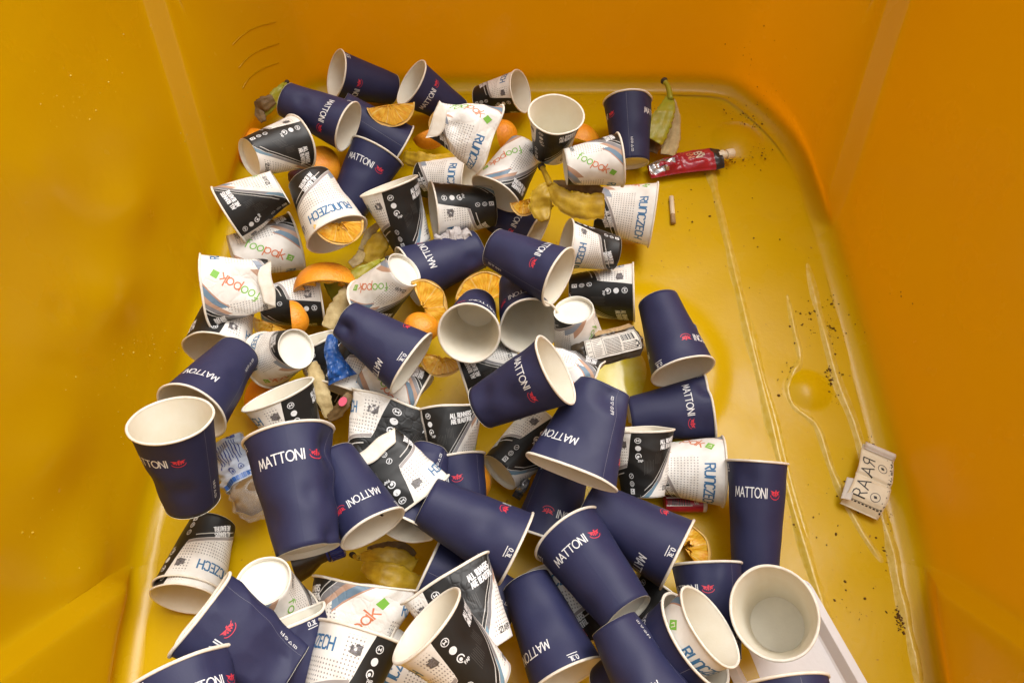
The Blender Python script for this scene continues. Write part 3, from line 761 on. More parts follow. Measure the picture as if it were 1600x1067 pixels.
# ------------------------------------------------------------------ cups
def build_cup(cid, label):
    kind = CUPS[cid][0]
    spec, pb, a, f, r, uf, opt = cup_frame(cid)
    NU, NV = (150, 44) if opt.get('crum') else (88, 22)
    seed = sum(ord(c) * (i + 3) for i, c in enumerate(cid)) % 9973
    if not opt.get('crum') and 'nest' not in opt:      # knocked about a little
        rs = random.Random(seed)
        extra = [(rs.uniform(-75, 75), rs.uniform(.15, .95), rs.uniform(.011, .022), rs.uniform(.0012, .0034)) for _ in range(3)]
        opt = dict(opt); opt['dents'] = list(opt.get('dents', [])) + extra
        fl = opt.get('flat', (1, 1)); q = rs.uniform(-.035, .035); opt['flat'] = (fl[0] * (1 + q), fl[1] * (1 - q))
    root = thing('paper_cup', 'cup', label, 'dark blue drinking cups' if kind == 'N' else 'black and white race cups', frame_matrix(pb, r, -f, a))
    mp = lambda ang, v, off: cup_map(spec, opt, uf, seed, ang, v, off)
    # wall: printed outside, plain inside
    us = np.linspace(0, 2 * math.pi, NU + 1); vs = np.linspace(0, 1, NV + 1)
    A, V = np.meshgrid(us, vs); A = A.ravel(); V = V.ravel()
    out = mp(A, V, np.zeros(len(A))); inn = mp(A, V, np.full(len(A), -.0007))
    n = len(A)
    F = grid_faces(NU, NV) + grid_faces(NU, NV, n, True)
    idx = [0] * (NU * NV) + [1] * (NU * NV)
    for i in range(NU):
        F.append((i + 1, i, n + i, n + i + 1)); idx.append(1)
    uv = np.stack([A / (2 * math.pi), V], 1)
    wall = obj('cup_wall', mesh('cup_wall', np.vstack([out, inn]), F, ['navy' if kind == 'N' else ('sport_creased' if opt.get('crum', 0) >= .0018 else 'sport'), 'paper'], idx, True, np.vstack([uv, uv])), root)
    # rolled rim
    k = 8; P = []; n2 = NU
    ring = np.linspace(0, 2 * math.pi, n2, endpoint=False)
    rr = .0017 if kind == 'N' else .0016
    for j in range(k):
        q = 2 * math.pi * j / k
        P.append(mp(ring, np.full(n2, 1 + (rr * math.sin(q)) / spec['L']), np.full(n2, .0006 + rr * math.cos(q))))
    P = np.vstack(P)
    F = [(j * n2 + i, j * n2 + (i + 1) % n2, ((j + 1) % k) * n2 + (i + 1) % n2, ((j + 1) % k) * n2 + i) for j in range(k) for i in range(n2)]
    obj('rolled_rim', mesh('rolled_rim', P, F, ['rim']), root)
    # recessed base disc with its bottom ring
    P = []; hb = .006 / spec['L']
    P = []; rings = [(1, hb), (.93, hb * 1.05), (.6, hb * 1.05), (.25, hb * 1.05), (0.001, hb * 1.05)]
    nb = 44; rg = np.linspace(0, 2 * math.pi, nb, endpoint=False)
    for s_, v_ in rings:
        q = mp(rg, np.full(nb, v_), np.full(nb, -.0005)); q[:, :2] *= s_; P.append(q)
    ring2 = [mp(rg, np.full(nb, v_), np.full(nb, o_)) for v_, o_ in ((hb, -.0016), (-.004, -.0016), (-.004, .0003))]
    P += ring2; P = np.vstack(P)
    F = []
    for j in (0, 1, 2, 3, 5, 6):
        for i in range(nb):
            F.append((j * nb + i, (j + 1) * nb + i, (j + 1) * nb + (i + 1) % nb, j * nb + (i + 1) % nb))
    obj('cup_base', mesh('cup_base', P, F, ['base']), root)
    # print
    Rm, sets = PRINTS[kind]
    L0 = NAVY['L'] if kind == 'N' else SPORT['L']
    lo = .00022 if not opt.get('crum') else .0003
    for nm, ink, ms in sets:
        a_ = np.array(ink.v)
        P = mp(a_[:, 0] / Rm, np.clip(a_[:, 1] / 1000 / L0, .005, .99), a_[:, 2] + lo)
        obj(nm, mesh(nm, P, ink.f, ms, ink.m, True), wall)
    if opt.get('flap'):                  # the bottom disc torn out and folded up
        fb = opt.get('flatb', (1, 1)); n1, n2_ = 16, 6; V_ = []
        for j in range(n2_ + 1):
            for i in range(n1 + 1):
                q = 2 * i / n1 - 1; w = j / n2_
                V_.append((q * spec['Rb'] * fb[0] * .98 * (1 - .25 * w * abs(q) ** 3), -spec['Rb'] * fb[1] * (1.02 - .2 * q * q) - .004 * w, -.003 + .019 * w * (1 - .3 * q * q) + .0012 * math.sin(q * 5)))
        V_ = np.array(V_); W_ = V_ + V3(0, .0009, .0002); nn = len(V_)
        F = grid_faces(n1, n2_) + grid_faces(n1, n2_, nn, True)
        for e in ([j * (n1 + 1) for j in range(n2_ + 1)], [j * (n1 + 1) + n1 for j in range(n2_ + 1)], list(range(n1 + 1)), [n2_ * (n1 + 1) + i for i in range(n1 + 1)]):
            for p, q in zip(e[:-1], e[1:]): F.append((p, q, nn + q, nn + p))
        obj('folded_base', mesh('folded_base', np.vstack([V_, W_]), F, ['rim'], None, True), root)
    return root

# ------------------------------------------------------------------ the container
BCX = .022
def chaikin(P, n):
    for _ in range(n):
        Q = []
        for i in range(len(P)):
            a, b = P[i], P[(i + 1) % len(P)]
            Q.append(a * .75 + b * .25); Q.append(a * .25 + b * .75)
        P = Q
    return P
def contour(h):
    hh = min(h, .42)
    yb = 1.185 + .10 * h
    xs = .505 + .034 * (1 - min(1, max(0, (h - .012) / .05)) ** 1.3) * .8 + .17 * h
    pk = .034 * min(1, max(0, (h - .012) / .05)) ** 1.3
    yc = .80 + .74 * hh; yf = .25 - .80 * hh
    y0 = -.12 - .10 * h
    half = [(.05, yb), (.22, yb), (.385 + .05 * h, yb), (.435 + .08 * h, yb - .028), (xs - .012, yb - .17 + .02 * hh), (xs - .004, yc + .04),
            (xs, yc + .007), (xs + pk * .25, yc + .003), (xs + pk * .75, yc - .003), (xs + pk, yc - .007), (xs + pk + .002, yc - .04), (xs + pk + .003, (yc + yf) / 2), (xs + pk + .002, yf + .04),
            (xs + pk, yf + .007), (xs + pk * .75, yf + .003), (xs + pk * .25, yf - .003), (xs, yf - .007), (xs - .006, yf - .04), (xs - .03, y0 + .05), (xs - .09, y0 + .01), (.2, y0), (.05, y0)]
    R_ = [V3(BCX + x, y, 0) for x, y in half]
    L_ = [V3(BCX - x, y, 0) for x, y in half[::-1]]
    P = chaikin(R_ + L_, 3)
    return np.array(P)
_ref = contour(.15)
_seg = np.linalg.norm(np.roll(_ref, -1, 0) - _ref, axis=1)
_sub = np.maximum(1, np.ceil(_seg / .011)).astype(int)
def fine(h):
    P = contour(h); out = []
    for i in range(len(P)):
        a, b = P[i], P[(i + 1) % len(P)]
        for k in range(_sub[i]): out.append(a + (b - a) * k / _sub[i])
    return np.array(out)
def left_wall(px, py):                     # where a ray meets the left wall: distance along the bin, height
    r = ray(px, py); t = (-.52 - .17 * CAM_H) / (r[0] + .17 * r[2]); p = CAM + t * r
    return p[1], p[2]
BULGES = []
for (px, py, sy, sz, hg, dz) in ((185, 300, .050, .045, .020, -.03), (150, 445, .055, .050, .024, -.03), (60, 690, .06, .05, .018, -.03), (330, 560, .05, .02, .004, 0),
                                 (110, 890, .05, .045, .020, -.02), (30, 250, .06, .06, .012, -.03), (230, 690, .05, .035, .010, -.02)):
    q = left_wall(px, py); BULGES.append((q[0], q[1] + dz, sy, sz, hg * .6))
PINCHES = []
for (px, py, w, l, d) in ((158, 290, .005, .03, .004), (100, 490, .005, .045, .005), (82, 570, .005, .06, .004), (195, 175, .004, .03, .003)):
    q = left_wall(px, py); PINCHES.append((q[0], q[1], w, l, d))
def bin_walls(root):
    rows = []
    fr = .024
    spec = [('f', k / 9) for k in range(10)] + [('h', fr + .009 * (k + 1)) for k in range(44)] + [('h', .50), ('h', .60), ('h', .70), ('h', .80), ('h', .86)]
    for kind, v in spec:
        if kind == 'f':
            an = v * math.pi / 2; z = fr * (1 - math.cos(an)); inset = fr * (1 - math.sin(an))
        else:
            z = v; inset = 0
        P = fine(z)
        T = np.roll(P, -1, 0) - np.roll(P, 1, 0); T /= np.linalg.norm(T, axis=1)[:, None]
        nrm = np.stack([T[:, 1], -T[:, 0], 0 * T[:, 0]], 1)
        c = np.array([BCX, .5, 0]) - P
        sgn = np.sign((nrm * c).sum(1)); nrm *= np.median(sgn)
        P = P + nrm * inset
        P[:, 2] = z
        # pressed-in, wavy left wall; the others only slightly uneven
        lw = np.clip((-.40 - P[:, 0]) / .06, 0, 1) * np.clip((P[:, 1] + .0) / .2, 0, 1) * np.clip((1.0 - P[:, 1]) / .12, 0, 1)
        up = min(1, z / .07)
        y = P[:, 1]
        wv = (np.sin(y * 2 * math.pi / .21 + 1.0 + .8 * math.sin(z * 7)) * .0020 + np.sin(z * 2 * math.pi / .24 + y * 3) * .002)
        for (by, bz, sy, sz, hgt) in BULGES:
            yy = y - by + .25 * (z - bz)
            wv = wv + hgt * np.exp(-(yy / sy) ** 2 - ((z - bz) / sz) ** 2)
        for (gy, gz, w, l, d) in PINCHES:
            wv = wv - d * np.exp(-((y - gy + (z - gz) * .35) / w) ** 2 - ((z - gz) / l) ** 2)
        P = P + nrm * (wv * lw * up)[:, None]
        P = P + nrm * (.0012 * wobble(P * V3(1, 1, 1), 3, .30) * up)[:, None]
        P[:, 2] = z
        rows.append(P)
    n = len(rows[0])
    Vt = np.vstack(rows); F = []
    for j in range(len(rows) - 1):
        for i in range(n):
            F.append((j * n + i, j * n + (i + 1) % n, (j + 1) * n + (i + 1) % n, (j + 1) * n + i))
    o = obj('side_wall', mesh('side_wall', Vt, F, ['bin_wall'], None, True), root)
    # rolled top edge
    top = rows[-1]; T = np.roll(top, -1, 0) - np.roll(top, 1, 0); T /= np.linalg.norm(T, axis=1)[:, None]
    nr = np.stack([T[:, 1], -T[:, 0], 0 * T[:, 0]], 1)
    if ((V3(BCX, .5, 0) - top) * nr).sum() > 0: nr = -nr
    P = []; k = 7
    for q in range(k):
        an = math.pi * q / (k - 1)
        P.append(top + nr * (.02 - .02 * math.cos(an)) + V3(0, 0, .02 * math.sin(an)))
    P = np.vstack(P)
    F = [(j * n + i, j * n + (i + 1) % n, (j + 1) * n + (i + 1) % n, (j + 1) * n + i) for j in range(k - 1) for i in range(n)]
    obj('top_edge', mesh('top_edge', P, F, ['bin_wall'], None, True), root)

def seg_dist(X, Y, pts):
    best = np.full(X.shape, 9.0)
    for a, b in zip(pts[:-1], pts[1:]):
        ax, ay, bx, by = a[0], a[1], b[0], b[1]
        l2 = (bx - ax) ** 2 + (by - ay) ** 2
        t = np.clip(((X - ax) * (bx - ax) + (Y - ay) * (by - ay)) / l2, 0, 1)
        best = np.minimum(best, np.hypot(X - ax - t * (bx - ax), Y - ay - t * (by - ay)))
    return best
def smooth_path(pts, n=6):
    P = [np.array(p, float) for p in pts]; out = []
    for i in range(len(P) - 1):
        p0, p1, p2, p3 = P[max(i - 1, 0)], P[i], P[i + 1], P[min(i + 2, len(P) - 1)]
        for k in range(n):
            t = k / n
            out.append(.5 * ((2 * p1) + (-p0 + p2) * t + (2 * p0 - 5 * p1 + 4 * p2 - p3) * t * t + (-p0 + 3 * p1 - 3 * p2 + p3) * t ** 3))
    out.append(P[-1]); return out
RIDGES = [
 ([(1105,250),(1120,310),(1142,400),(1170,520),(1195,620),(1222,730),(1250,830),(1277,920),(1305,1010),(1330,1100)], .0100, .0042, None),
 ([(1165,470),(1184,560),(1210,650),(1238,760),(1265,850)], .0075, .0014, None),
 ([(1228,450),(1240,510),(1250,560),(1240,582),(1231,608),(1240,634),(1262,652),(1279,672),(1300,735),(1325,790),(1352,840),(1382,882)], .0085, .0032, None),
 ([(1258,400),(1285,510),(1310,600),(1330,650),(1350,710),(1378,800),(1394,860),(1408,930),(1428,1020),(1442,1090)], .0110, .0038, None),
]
def bin_floor(root):
    nx, ny = 330, 400
    X, Y = np.meshgrid(np.linspace(-.56, .60, nx + 1), np.linspace(-.16, 1.21, ny + 1))
    Z = np.zeros_like(X)
    def dome(px, py, r, h, p=2.0):
        c = on_z(px, py); q = np.hypot(X - c[0], Y - c[1]) / r
        return h * np.clip(1 - q ** 2, 0, 1) ** 1.3
    Z += dome(1262, 610, .036, .010)
    Z += dome(1152, 216, .052, .013)
    # round raised plate under the cups and the recessed corner at the back
    c = on_z(985, 570); q = np.hypot(X - c[0], Y - c[1]); Z += .006 / (1 + np.exp((q - .145) / .006))
    c = on_z(1140, 190); q = np.hypot((X - c[0]) / 1.2, Y - c[1]); Z -= .005 / (1 + np.exp((q - .110) / .012))
    Z += .0008 * np.sin(X * 31 + 2 * np.sin(Y * 13)) * np.sin(Y * 27 + 1)
    Vt = np.stack([X.ravel(), Y.ravel(), Z.ravel()], 1)
    obj('floor_panel', mesh('floor_panel', Vt, grid_faces(nx, ny), ['bin_floor'], None, True), root)

bin_root = thing('waste_container', 'container', 'large yellow moulded plastic waste container seen from inside, holding all the rubbish')
bin_walls(bin_root)
bin_floor(bin_root)
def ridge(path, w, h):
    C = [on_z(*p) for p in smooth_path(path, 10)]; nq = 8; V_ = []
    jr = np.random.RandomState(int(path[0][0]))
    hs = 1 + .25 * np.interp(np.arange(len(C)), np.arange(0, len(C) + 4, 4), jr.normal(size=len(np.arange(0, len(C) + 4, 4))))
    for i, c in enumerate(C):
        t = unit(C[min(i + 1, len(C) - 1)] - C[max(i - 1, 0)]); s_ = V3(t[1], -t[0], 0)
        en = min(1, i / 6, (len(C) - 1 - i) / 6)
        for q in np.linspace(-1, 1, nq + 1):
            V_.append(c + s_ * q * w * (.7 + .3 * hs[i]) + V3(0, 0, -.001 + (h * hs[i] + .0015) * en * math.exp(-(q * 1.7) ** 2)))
    return obj('moulded_ridge', mesh('moulded_ridge', V_, grid_faces(nq, len(C) - 1), ['glint_speck'], None, True), bin_root)
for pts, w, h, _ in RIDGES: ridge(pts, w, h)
# curved moulding marks on the wall in the far left corner
def tube(name, pts, r, m, parent, sides=8, taper=None):
    pts = [np.array(p, float) for p in pts]
    V_, F = [], []
    up0 = V3(.13, .27, .95)
    for i, p in enumerate(pts):
        t = unit(pts[min(i + 1, len(pts) - 1)] - pts[max(i - 1, 0)])
        s = unit(np.cross(t, up0)); u = np.cross(s, t)
        ri = r if taper is None else r * taper[i]
        for k in range(sides):
            a = 2 * math.pi * k / sides; V_.append(p + ri * (math.cos(a) * s + math.sin(a) * u))
    for i in range(len(pts) - 1):
        for k in range(sides):
            F.append((i * sides + k, i * sides + (k + 1) % sides, (i + 1) * sides + (k + 1) % sides, (i + 1) * sides + k))
    F.append(tuple(range(sides))[::-1]); F.append(tuple((len(pts) - 1) * sides + k for k in range(sides)))
    return obj(name, mesh(name, V_, F, m if isinstance(m, list) else [m], None, True), parent)

g = obj('ground', mesh('ground', [(-60, -60, -.06), (60, -60, -.06), (60, 60, -.06), (-60, 60, -.06)], [(0, 1, 2, 3)], ['asphalt'], None, False))
g['kind'] = 'structure'

from mathutils.bvhtree import BVHTree
_w = next(c for c in bin_root.children if c.name.startswith('side_wall')).data
_tree = BVHTree.FromPolygons([v.co[:] for v in _w.vertices], [p.vertices[:] for p in _w.polygons])
def on_wall(px, py):
    hit = _tree.ray_cast(Vector(CAM), Vector(unit(ray(px, py))))[0]
    return None if hit is None else np.array(hit)
for path in ([(362,72),(378,56),(400,43),(432,35)], [(372,108),(388,90),(408,78),(437,68)], [(378,140),(390,122),(410,108),(436,98)]):
    P = smooth_path([on_wall(*p) for p in path], 5)
    tube('moulded_arc', P, .0011, 'bin_wall', bin_root, 8, [.3] + [1] * (len(P) - 2) + [.3])

# ------------------------------------------------------------------ fruit
def shifted(p, key):
    d = SHIFT.get(key, 0.0)
    c = (p - CAM); return p + c / c.dot(FW) * d

def build_orange(k, label):
    (px, py), h, R, al, how, eat = (ORANGES[k] + (None,))[:6] if len(ORANGES[k]) == 6 else ORANGES[k]
    seed = sum(map(ord, k)) * 7
    al = rad(al); zc = unit(CAM - on_z(px, py, h)); xr = RT; yu = np.cross(zc, xr); yu = unit(yu); xr = np.cross(yu, zc)
    cv = lambda a: xr * a[0] + yu * a[1] + zc * (a[2] if len(a) > 2 else 0)
    if how[0] == 'face':
        d = unit(cv(how[1])); f0 = al / 2
        X = math.cos(f0) * d - math.sin(f0) * zc; Y = math.sin(f0) * d + math.cos(f0) * zc; A = np.cross(X, Y)
        org = shifted(on_z(px, py, h), k) - d * R * .42
    else:
        X = unit(cv(how[1])); A = cv(how[2]); A = unit(A - X * A.dot(X)); Y = np.cross(A, X)
        org = shifted(on_z(px, py, h), k) - X * R * .62
    root = thing('orange_piece', 'orange', label, 'eaten orange pieces', frame_matrix(org, X, Y, A))
    nf, nt = 26, 30
    ph = np.linspace(-al / 2, al / 2, nf + 1); th = np.linspace(.06, math.pi - .06, nt + 1)
    PH, TH = np.meshgrid(ph, th); PH = PH.ravel(); TH = TH.ravel()
    D = np.stack([np.cos(PH) * np.sin(TH), np.sin(PH) * np.sin(TH), np.cos(TH)], 1)
    bend = 1 + .05 * wobble(D, seed, 2.2)
    edge = 1 + .03 * wobble(D, seed + 4, .5)
    tk = .0032
    o_ = D * (R * bend)[:, None] * V3(1, 1, 1.08)
    i_ = D * (R * bend - tk * (1 + .35 * wobble(D, seed + 1, .7)))[:, None] * V3(1, 1, 1.08)
    n = len(o_)
    F = grid_faces(nf, nt) + grid_faces(nf, nt, n, True); idx = [0] * (nf * nt) + [1] * (nf * nt)
    bd = [j * (nf + 1) for j in range(nt + 1)], [j * (nf + 1) + nf for j in range(nt + 1)], list(range(nf + 1)), [nt * (nf + 1) + i for i in range(nf + 1)]
    for li, b in enumerate(bd):
        for p, q in zip(b[:-1], b[1:]):
            F.append((p, q, n + q, n + p) if li in (1, 2) else (q, p, n + p, n + q)); idx.append(1)
    obj('peel', mesh('peel', np.vstack([o_, i_]), F, ['orange_skin', 'pith'], idx), root)
    # pulp: two cut faces and a ragged hollow where it was eaten
    rin = np.clip(eat + (.06 + .14 * min(eat * 2, 1)) * wobble(D, seed + 2, .55), .03, .9)
    V_, F = [], []
    nr = 12
    for side in (0, nf):
        b0 = sum(len(x) for x in V_)
        rows = []
        for j in range(nt + 1):
            q = j * (nf + 1) + side
            r0 = rin[q] * R; r1 = np.linalg.norm(i_[q]) - .0006
            rows.append(np.stack([D[q] * (r0 + (r1 - r0) * s) * V3(1, 1, 1.05) for s in np.linspace(0, 1, nr + 1)]))
        P = np.vstack(rows)
        nrm = V3(math.sin(PH[side]) * -1, math.cos(PH[side]), 0) * (1 if side else -1)
        P = P + nrm * ((.0003 + .0014 * eat) * wobble(P, seed + 9, .018) + (.0002 + .0006 * eat) * wobble(P, seed + 10, .006) - .0012)[:, None]
        V_.append(P); F += grid_faces(nr, nt, b0, side == 0)
    b0 = sum(len(x) for x in V_)
    P = D * (rin * R)[:, None]; P = P + .0014 * wobble(P, seed + 11, .008)[:, None] * D
    V_.append(P); F += grid_faces(nf, nt, b0, True)
    obj('pulp', mesh('pulp', np.vstack(V_), F, ['flesh']), root)
    return root

def build_banana(k, label):
    h, strips, stem, sw = BANANAS[k]
    pt = lambda p: shifted(on_z(p[0], p[1], h + p[2]), k)
    allp = [pt(p) for s in strips for p in s['p']]
    org = np.mean(allp, 0)
    root = thing('banana_skin', 'banana skin', label, 'banana skins among the cups', frame_matrix(org, V3(1, 0, 0), V3(0, 1, 0), V3(0, 0, 1)))
    OUT = {'yellow': 'ban_yellow', 'green': 'ban_green', 'pale': 'ban_pale', 'brown': 'ban_brown'}
    for si, s in enumerate(strips):
        C = np.array(smooth_path([pt(p) for p in s['p']], 9)) - org
        Wd = np.interp(np.linspace(0, 1, len(C)), np.linspace(0, 1, len(s['w'])), s['w']) * (depth_z(*s['p'][0][:2], h) / FPX)
        nq = 12; Pt, Pb = [], []
        seed = si * 5 + sum(map(ord, k))
        jag = np.random.RandomState(seed).uniform(-.10, .10, (len(C), 2))
        for i, c in enumerate(C):
            t = unit(C[min(i + 1, len(C) - 1)] - C[max(i - 1, 0)])
            zc = unit(CAM - org); sd_ = unit(np.cross(t, zc)); nn = np.cross(sd_, t)
            for q in np.linspace(-1, 1, nq + 1):
                w = Wd[i] * .5 * (1 + jag[i, 0 if q < 0 else 1] * abs(q))
                a = q * 1.15
                p = c + sd_ * w * math.sin(a) / math.sin(1.15) + nn * w * (.32 * (math.cos(a) - 1) + .035 * math.cos(q * 9.4))
                Pt.append(p); Pb.append(p - nn * .0022)
        Pt, Pb = np.array(Pt), np.array(Pb)
        wob = .0012 * wobble(Pt, seed, .03) + .0006 * wobble(Pt, seed + 1, .012)
        zc = unit(CAM - org)
        Pt += wob[:, None] * zc; Pb += wob[:, None] * zc
        n = len(Pt); nl = len(C) - 1
        F = grid_faces(nq, nl) + grid_faces(nq, nl, n, True); idx = [0] * (nq * nl) + [1] * (nq * nl)
        edges = [[i * (nq + 1) for i in range(nl + 1)], [i * (nq + 1) + nq for i in range(nl + 1)], list(range(nq + 1)), [nl * (nq + 1) + i for i in range(nq + 1)]]
        for e in edges:
            for a, b in zip(e[:-1], e[1:]): F.append((a, b, n + b, n + a)); idx.append(2)
        inner = 'ban_yellow' if s['out'] == 'pale' else 'ban_pale'
        obj('skin_strip', mesh('skin_strip', np.vstack([Pt, Pb]), F, [OUT[s['out']], inner, 'ban_brown'], idx), root)
    if stem:
        C = [pt(p) - org for p in stem]; C = smooth_path(C, 5)
        r = sw * .5 * depth_z(stem[0][0], stem[0][1], h) / FPX
        tp = list(np.interp(np.linspace(0, 1, len(C)), [0, .08, .3, 1], [.7, 1.1, .8, 1.0]))
        green = k in ('B4', 'B5', 'B1')
        st = tube('stem', C, r, 'ban_green' if green else 'ban_yellow', root, 9, tp)
        tube('stem_tip', [C[0] + (C[0] - C[1]) * .9, C[0], C[1], C[2]], r * 1.22, 'ban_tip', st, 9, [.75, 1, 1.02, .8])
    return root

# ------------------------------------------------------------------ other rubbish
def flat_frame(p0, p1, h, key=None, lean=0.0):
    """frame on the level plane h: x from p0 to p1, z up (leaned towards the camera); returns origin, axes, length"""
    a, b = on_z(*p0, h), on_z(*p1, h)
    if key: a, b = shifted(a, key), shifted(b, key)
    x = b - a; l = np.linalg.norm(x); x = x / l
    z = unit(V3(0, 0, 1) * (1 - lean) + unit(CAM - (a + b) / 2) * lean); z = unit(z - x * z.dot(x)); y = np.cross(z, x)
    return (a + b) / 2, x, y, z, l
def sheet(name, fn, nu, nv, mats, idxf, parent, thick=.0006, smooth=True):
    U, W = np.meshgrid(np.linspace(0, 1, nu + 1), np.linspace(0, 1, nv + 1)); U = U.ravel(); W = W.ravel()
    P = fn(U, W); Q = P - V3(0, 0, thick); n = len(P)
    F = grid_faces(nu, nv) + grid_faces(nu, nv, n, True)
    idx = [idxf(((k % nu) + .5) / nu, ((k // nu) + .5) / nv) for k in range(nu * nv)] * 2
    edges = [[i * (nu + 1) for i in range(nv + 1)], [i * (nu + 1) + nu for i in range(nv + 1)], list(range(nu + 1)), [nv * (nu + 1) + i for i in range(nu + 1)]]
    for e in edges:
        for a, b in zip(e[:-1], e[1:]): F.append((a, b, n + b, n + a)); idx.append(0)
    return obj(name, mesh(name, np.vstack([P, Q]), F, mats, idx, smooth), parent)
def print_on(name, ink, fn, mats, parent, lift=.0005):
    a = np.array(ink.v); P = fn(a[:, 0], a[:, 1]); P[:, 2] += lift + a[:, 2]
    return obj(name, mesh(name, P, ink.f, mats, ink.m, True), parent)

def build_gel(label):
    o, x, y, z, l = flat_frame((1013, 268), (1124, 247), .016)
    root = thing('gel_pouch', 'pouch', label, None, frame_matrix(o, x, y, z))
    wdt = .050
    def fn(u, w, top=1):
        X = (u - .5) * l
        ww = wdt * (.62 + .38 * np.sin(np.clip(u * 1.25, 0, 1) * math.pi / 2)) * np.where(u > .9, 1 - (u - .9) * 1.2, 1)
        q = (w - .5) * 2
        Y = q * ww / 2 + .006 * np.sin(u * 3.2) - .002
        T = .014 * np.clip(1 - q * q, 0, 1) ** .6 * (.35 + .65 * np.sin(np.clip(u, .03, 1) * math.pi * .62))
        P0 = np.stack([X, Y, 0 * X], 1)
        cr = .0028 * np.abs(wobble(P0, 4, .03)) + .0014 * wobble(P0, 5, .014)
        cr *= np.where(u < .5, 1.6, .7)
        return np.stack([X + .002 * wobble(P0, 8, .03) * (u < .2), Y, top * T + cr * (1 if top > 0 else .3) * (1 - q ** 4)], 1)
    def im(u, w):
        if u > .885: return 2
        if u < .20 + .10 * math.sin(w * 9) * .5 and w > .15: return 1
        if .24 < u < .36 and .5 < w + (u - .3) * 2 < .72: return 1
        return 0
    nu, nv = 60, 22
    U, W = np.meshgrid(np.linspace(0, 1, nu + 1), np.linspace(0, 1, nv + 1)); U = U.ravel(); W = W.ravel()
    T, B = fn(U, W, 1), fn(U, W, -.8); n = len(T)
    idx = [im(((k % nu) + .5) / nu, ((k // nu) + .5) / nv) for k in range(nu * nv)]
    F = grid_faces(nu, nv) + grid_faces(nu, nv, n, True)
    ii = idx * 2
    for e in [[i * (nu + 1) for i in range(nv + 1)], [i * (nu + 1) + nu for i in range(nv + 1)], list(range(nu + 1)), [nv * (nu + 1) + i for i in range(nu + 1)]]:
        for a, b in zip(e[:-1], e[1:]): F.append((a, b, n + b, n + a)); ii.append(0)
    body = obj('foil_body', mesh('foil_body', np.vstack([T, B]), F, ['red_foil', 'silver', 'black_film'], ii), root)
    ink = Ink()
    ink.text('EN', 20, 2, 12, 1.8, 0, ang=-90, xs=.8); ink.text('EN', 6, 3, 11, 1.8, 1, ang=-90, xs=.8); ink.text('NUTR', 31, 3, 5, .8, 0, ang=-90, xs=.8)
    def pf(xm, ym): return fn(np.clip(xm / 1000 / l + .5, .02, .98), np.clip(ym / 1000 / wdt + .5, .06, .94))
    print_on('lettering', ink, pf, ['ribbon', 'ink_orange'], body, .0009)
    # spout and screw cap
    def lathe(name, prof, m, parent, n=24, rib=0):
        Vv, F = [], []
        for X, r in prof:
            for k in range(n):
                a = 2 * math.pi * k / n; rr_ = r * (1 + (rib if k % 2 else 0)); Vv.append((X, rr_ * math.cos(a), .006 + rr_ * math.sin(a)))
        for i in range(len(prof) - 1):
            for k in range(n): F.append((i * n + k, i * n + (k + 1) % n, (i + 1) * n + (k + 1) % n, (i + 1) * n + k))
        F.append(tuple((len(prof) - 1) * n + k for k in range(n)))
        return obj(name, mesh(name, Vv, F, [m], None, False), parent)
    e = l / 2
    lathe('spout', [(e - .004, .008), (e + .004, .0095), (e + .006, .0095), (e + .0062, .007), (e + .012, .007)], 'spout', root)
    lathe('cap', [(e + .0125, .0001), (e + .0125, .0088), (e + .026, .0086), (e + .0268, .0075), (e + .0268, .0001)], 'spout', root, 32, .04)

